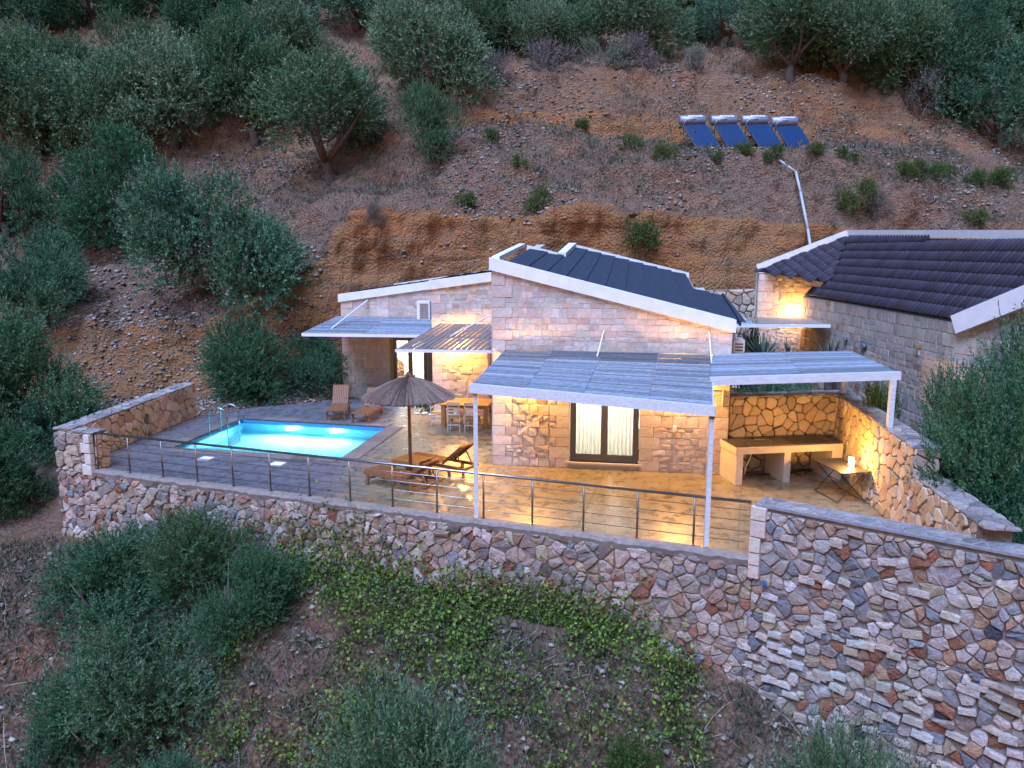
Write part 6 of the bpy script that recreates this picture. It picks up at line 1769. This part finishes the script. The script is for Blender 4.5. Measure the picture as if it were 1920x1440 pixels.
# creeper climbing the wall face at two places
wp_ = []
for x0, w, hh in ((-3.8, 1.2, 1.7), (-2.6, 1.2, 1.1), (-.7, 1.6, .9), (1.6, 1.6, .8), (-5.0, .8, 1.3), (.6, 1.2, .9)):
    for _ in range(int(900 * w)):
        x = x0 + rr_.gauss(0, w * .4); y = 13.0 + (4.35 - x) * .382 - .13
        z0 = -1.9; z = z0 + abs(rr_.gauss(0, .5)) * hh
        wp_.append((x, y + rr_.uniform(-.06, .02), z))
wp_ = np.array(wp_); n = len(wp_)
d = unit(rng.normal(size=(n, 3)) + np.array([0, -1.0, -.2])); L_ = rng.uniform(.05, .10, n)
v, f, c = leaves(wp_, d, L_, L_ * .85, gc[rng.integers(0, 6, n)] * rng.uniform(.7, 1.3, (n, 1)))
o = bpy.data.objects.new('creeper', np_mesh('creeper', v, f, M['green'], col=c)); link(o); tag(o, 'creeper climbing the lower stones of the retaining wall', None, None, 'stuff')

# dry trailing stems among the creepers
def stems(n, fx, L, name, label, cols):
    mb = MB()
    for p in scatter(n, fx):
        a = rr_.uniform(0, 6.283); l = L * rr_.uniform(.5, 1.3); q = Vector(p[:3]); pts = [q]
        for k in range(4):
            a += rr_.uniform(-.5, .5); x, y = pts[-1].x + math.cos(a) * l / 4, pts[-1].y + math.sin(a) * l / 4
            pts.append(Vector((x, y, gz(x, y, q.z) + .04 + .10 * rr_.random())))
        mb.tube(pts, [.009, .008, .007, .006, .004], 3, col=rr_.choice(cols), cap=False)
    o = mb.build(name, M['rock'], col=True, kind='stuff'); tag(o, label)
def grass(name, label, fx, n, per, L, cols, spread=.12, up=1.2):
    p = scatter(n, fx); q = np.repeat(p, per, axis=0); m_ = len(q)
    b = q[:, :3] + rng.normal(size=(m_, 3)) * np.array([spread, spread, .01])
    d = unit(rng.normal(size=(m_, 3)) + np.array([0, 0, up]))
    cs = np.array(cols)[rng.integers(0, len(cols), len(p))] * rng.uniform(.7, 1.3, (len(p), 1))
    L_ = L * rng.uniform(.5, 1.3, m_)
    v, f, c = leaves(b, d, L_, L_ * .16, np.repeat(cs, per, axis=0) * rng.uniform(.85, 1.15, (m_, 1)))
    o = bpy.data.objects.new(name, np_mesh(name, v, f, M['green'], col=c)); link(o); tag(o, label, None, None, 'stuff')
def near_slope():
    x = rr_.uniform(-13.5, 8); y = rr_.uniform(9, 19)
    if y > 12.7 + (4.35 - x) * .382 and x > -11.9: return None, None
    return x, y
grass('dry_grass', 'dry purple-brown grass and twigs on the slope below the wall', near_slope, 5200, 12, .20, [(.17, .14, .12), (.13, .11, .10), (.20, .16, .12), (.10, .10, .075), (.08, .10, .05)])
def shelf():
    x = rr_.uniform(-24, 30); y = rr_.uniform(36.2, 43)
    if not mask(x, y, .45, 8, -.25): return None, None
    return x, y
grass('scrub_cover', 'low scrub and grass on the shelf above the cut bank', shelf, 3000, 12, .26, [(.10, .11, .07), (.14, .12, .10), (.08, .10, .06), (.16, .13, .12), (.12, .12, .09)], spread=.22)
def slopes():
    x = rr_.uniform(-34, 36); y = rr_.uniform(29.5, 56)
    if 33 < y < 43 and x > -7 and rr_.random() < .7: return None, None
    if not mask(x, y, .3, 12, -.1): return None, None
    return x, y
grass('slope_grass', 'dry tufts scattered over the upper slopes', slopes, 3200, 10, .30, [(.13, .11, .09), (.10, .10, .07), (.16, .13, .11)], spread=.25)
def rocks(name, label, fx, n, s0, s1, cols, sink=.3):
    p = scatter(n, fx); n = len(p)
    oct_ = np.array([(1, 0, 0), (0, 1, 0), (-1, 0, 0), (0, -1, 0), (0, 0, .8), (0, 0, -.8), (.6, .6, .45), (-.6, -.6, .5)])
    import itertools
    ic = [(0, 6, 4), (6, 1, 4), (1, 2, 4), (2, 7, 4), (7, 3, 4), (3, 0, 4), (0, 3, 5), (3, 7, 5), (7, 2, 5), (2, 1, 5), (1, 6, 5), (6, 0, 5)]
    s = s0 + (s1 - s0) * rng.uniform(0, 1, n) ** 3
    V = oct_[None] * rng.uniform(.6, 1.25, (n, 8, 3)) * s[:, None, None] * np.array([1, 1, .75])
    a = rng.uniform(0, 6.28, n); ca, sa_ = np.cos(a)[:, None], np.sin(a)[:, None]
    V = np.stack([V[..., 0] * ca - V[..., 1] * sa_, V[..., 0] * sa_ + V[..., 1] * ca, V[..., 2]], -1) + p[:, None, :3] + np.array([0, 0, 1]) * (s * sink)[:, None, None]
    F = np.array(ic)[None] + (np.arange(n) * 8)[:, None, None]
    c = np.array(cols)[rng.integers(0, len(cols), n)] * rng.uniform(.7, 1.25, (n, 1))
    o = bpy.data.objects.new(name, np_mesh(name, V.reshape(-1, 3), F.reshape(-1, 3), M['rock'], col=np.repeat(c, 8, axis=0))); link(o); tag(o, label, None, None, 'stuff')
RC = [(.25, .20, .165), (.20, .155, .13), (.31, .26, .22), (.26, .165, .11), (.17, .15, .14), (.37, .32, .27)]
def bank():
    x = rr_.uniform(-26, 32); y = rr_.uniform(29.6, 46)
    if not mask(x, y, .45, 20, .02 + rr_.gauss(0, .15)): return None, None
    return x, y
rocks('hill_gravel', 'loose pale gravel and stones strewn over the banks', bank, 17000, .025, .15, RC)
rocks('slope_gravel', 'loose stones on the slope below the retaining wall', near_slope, 5000, .02, .12, RC)
def behind_pool():
    return rr_.uniform(-17, -6.2), rr_.uniform(25.5, 30.5)
rocks('bed_gravel', 'grey gravel and rubble behind the pool terrace', behind_pool, 4500, .03, .12, RC + [(.36, .34, .36)])

stems(420, near_slope, 1.1, 'dry_stems', 'dry trailing stems and dead twigs on the slope below the wall', [(.30, .25, .20), (.20, .15, .11), (.36, .31, .25)])
stems(260, shelf, 1.0, 'dry_stems', 'dead twigs and dry stems on the shelf above the cut bank', [(.28, .23, .19), (.18, .14, .11)])
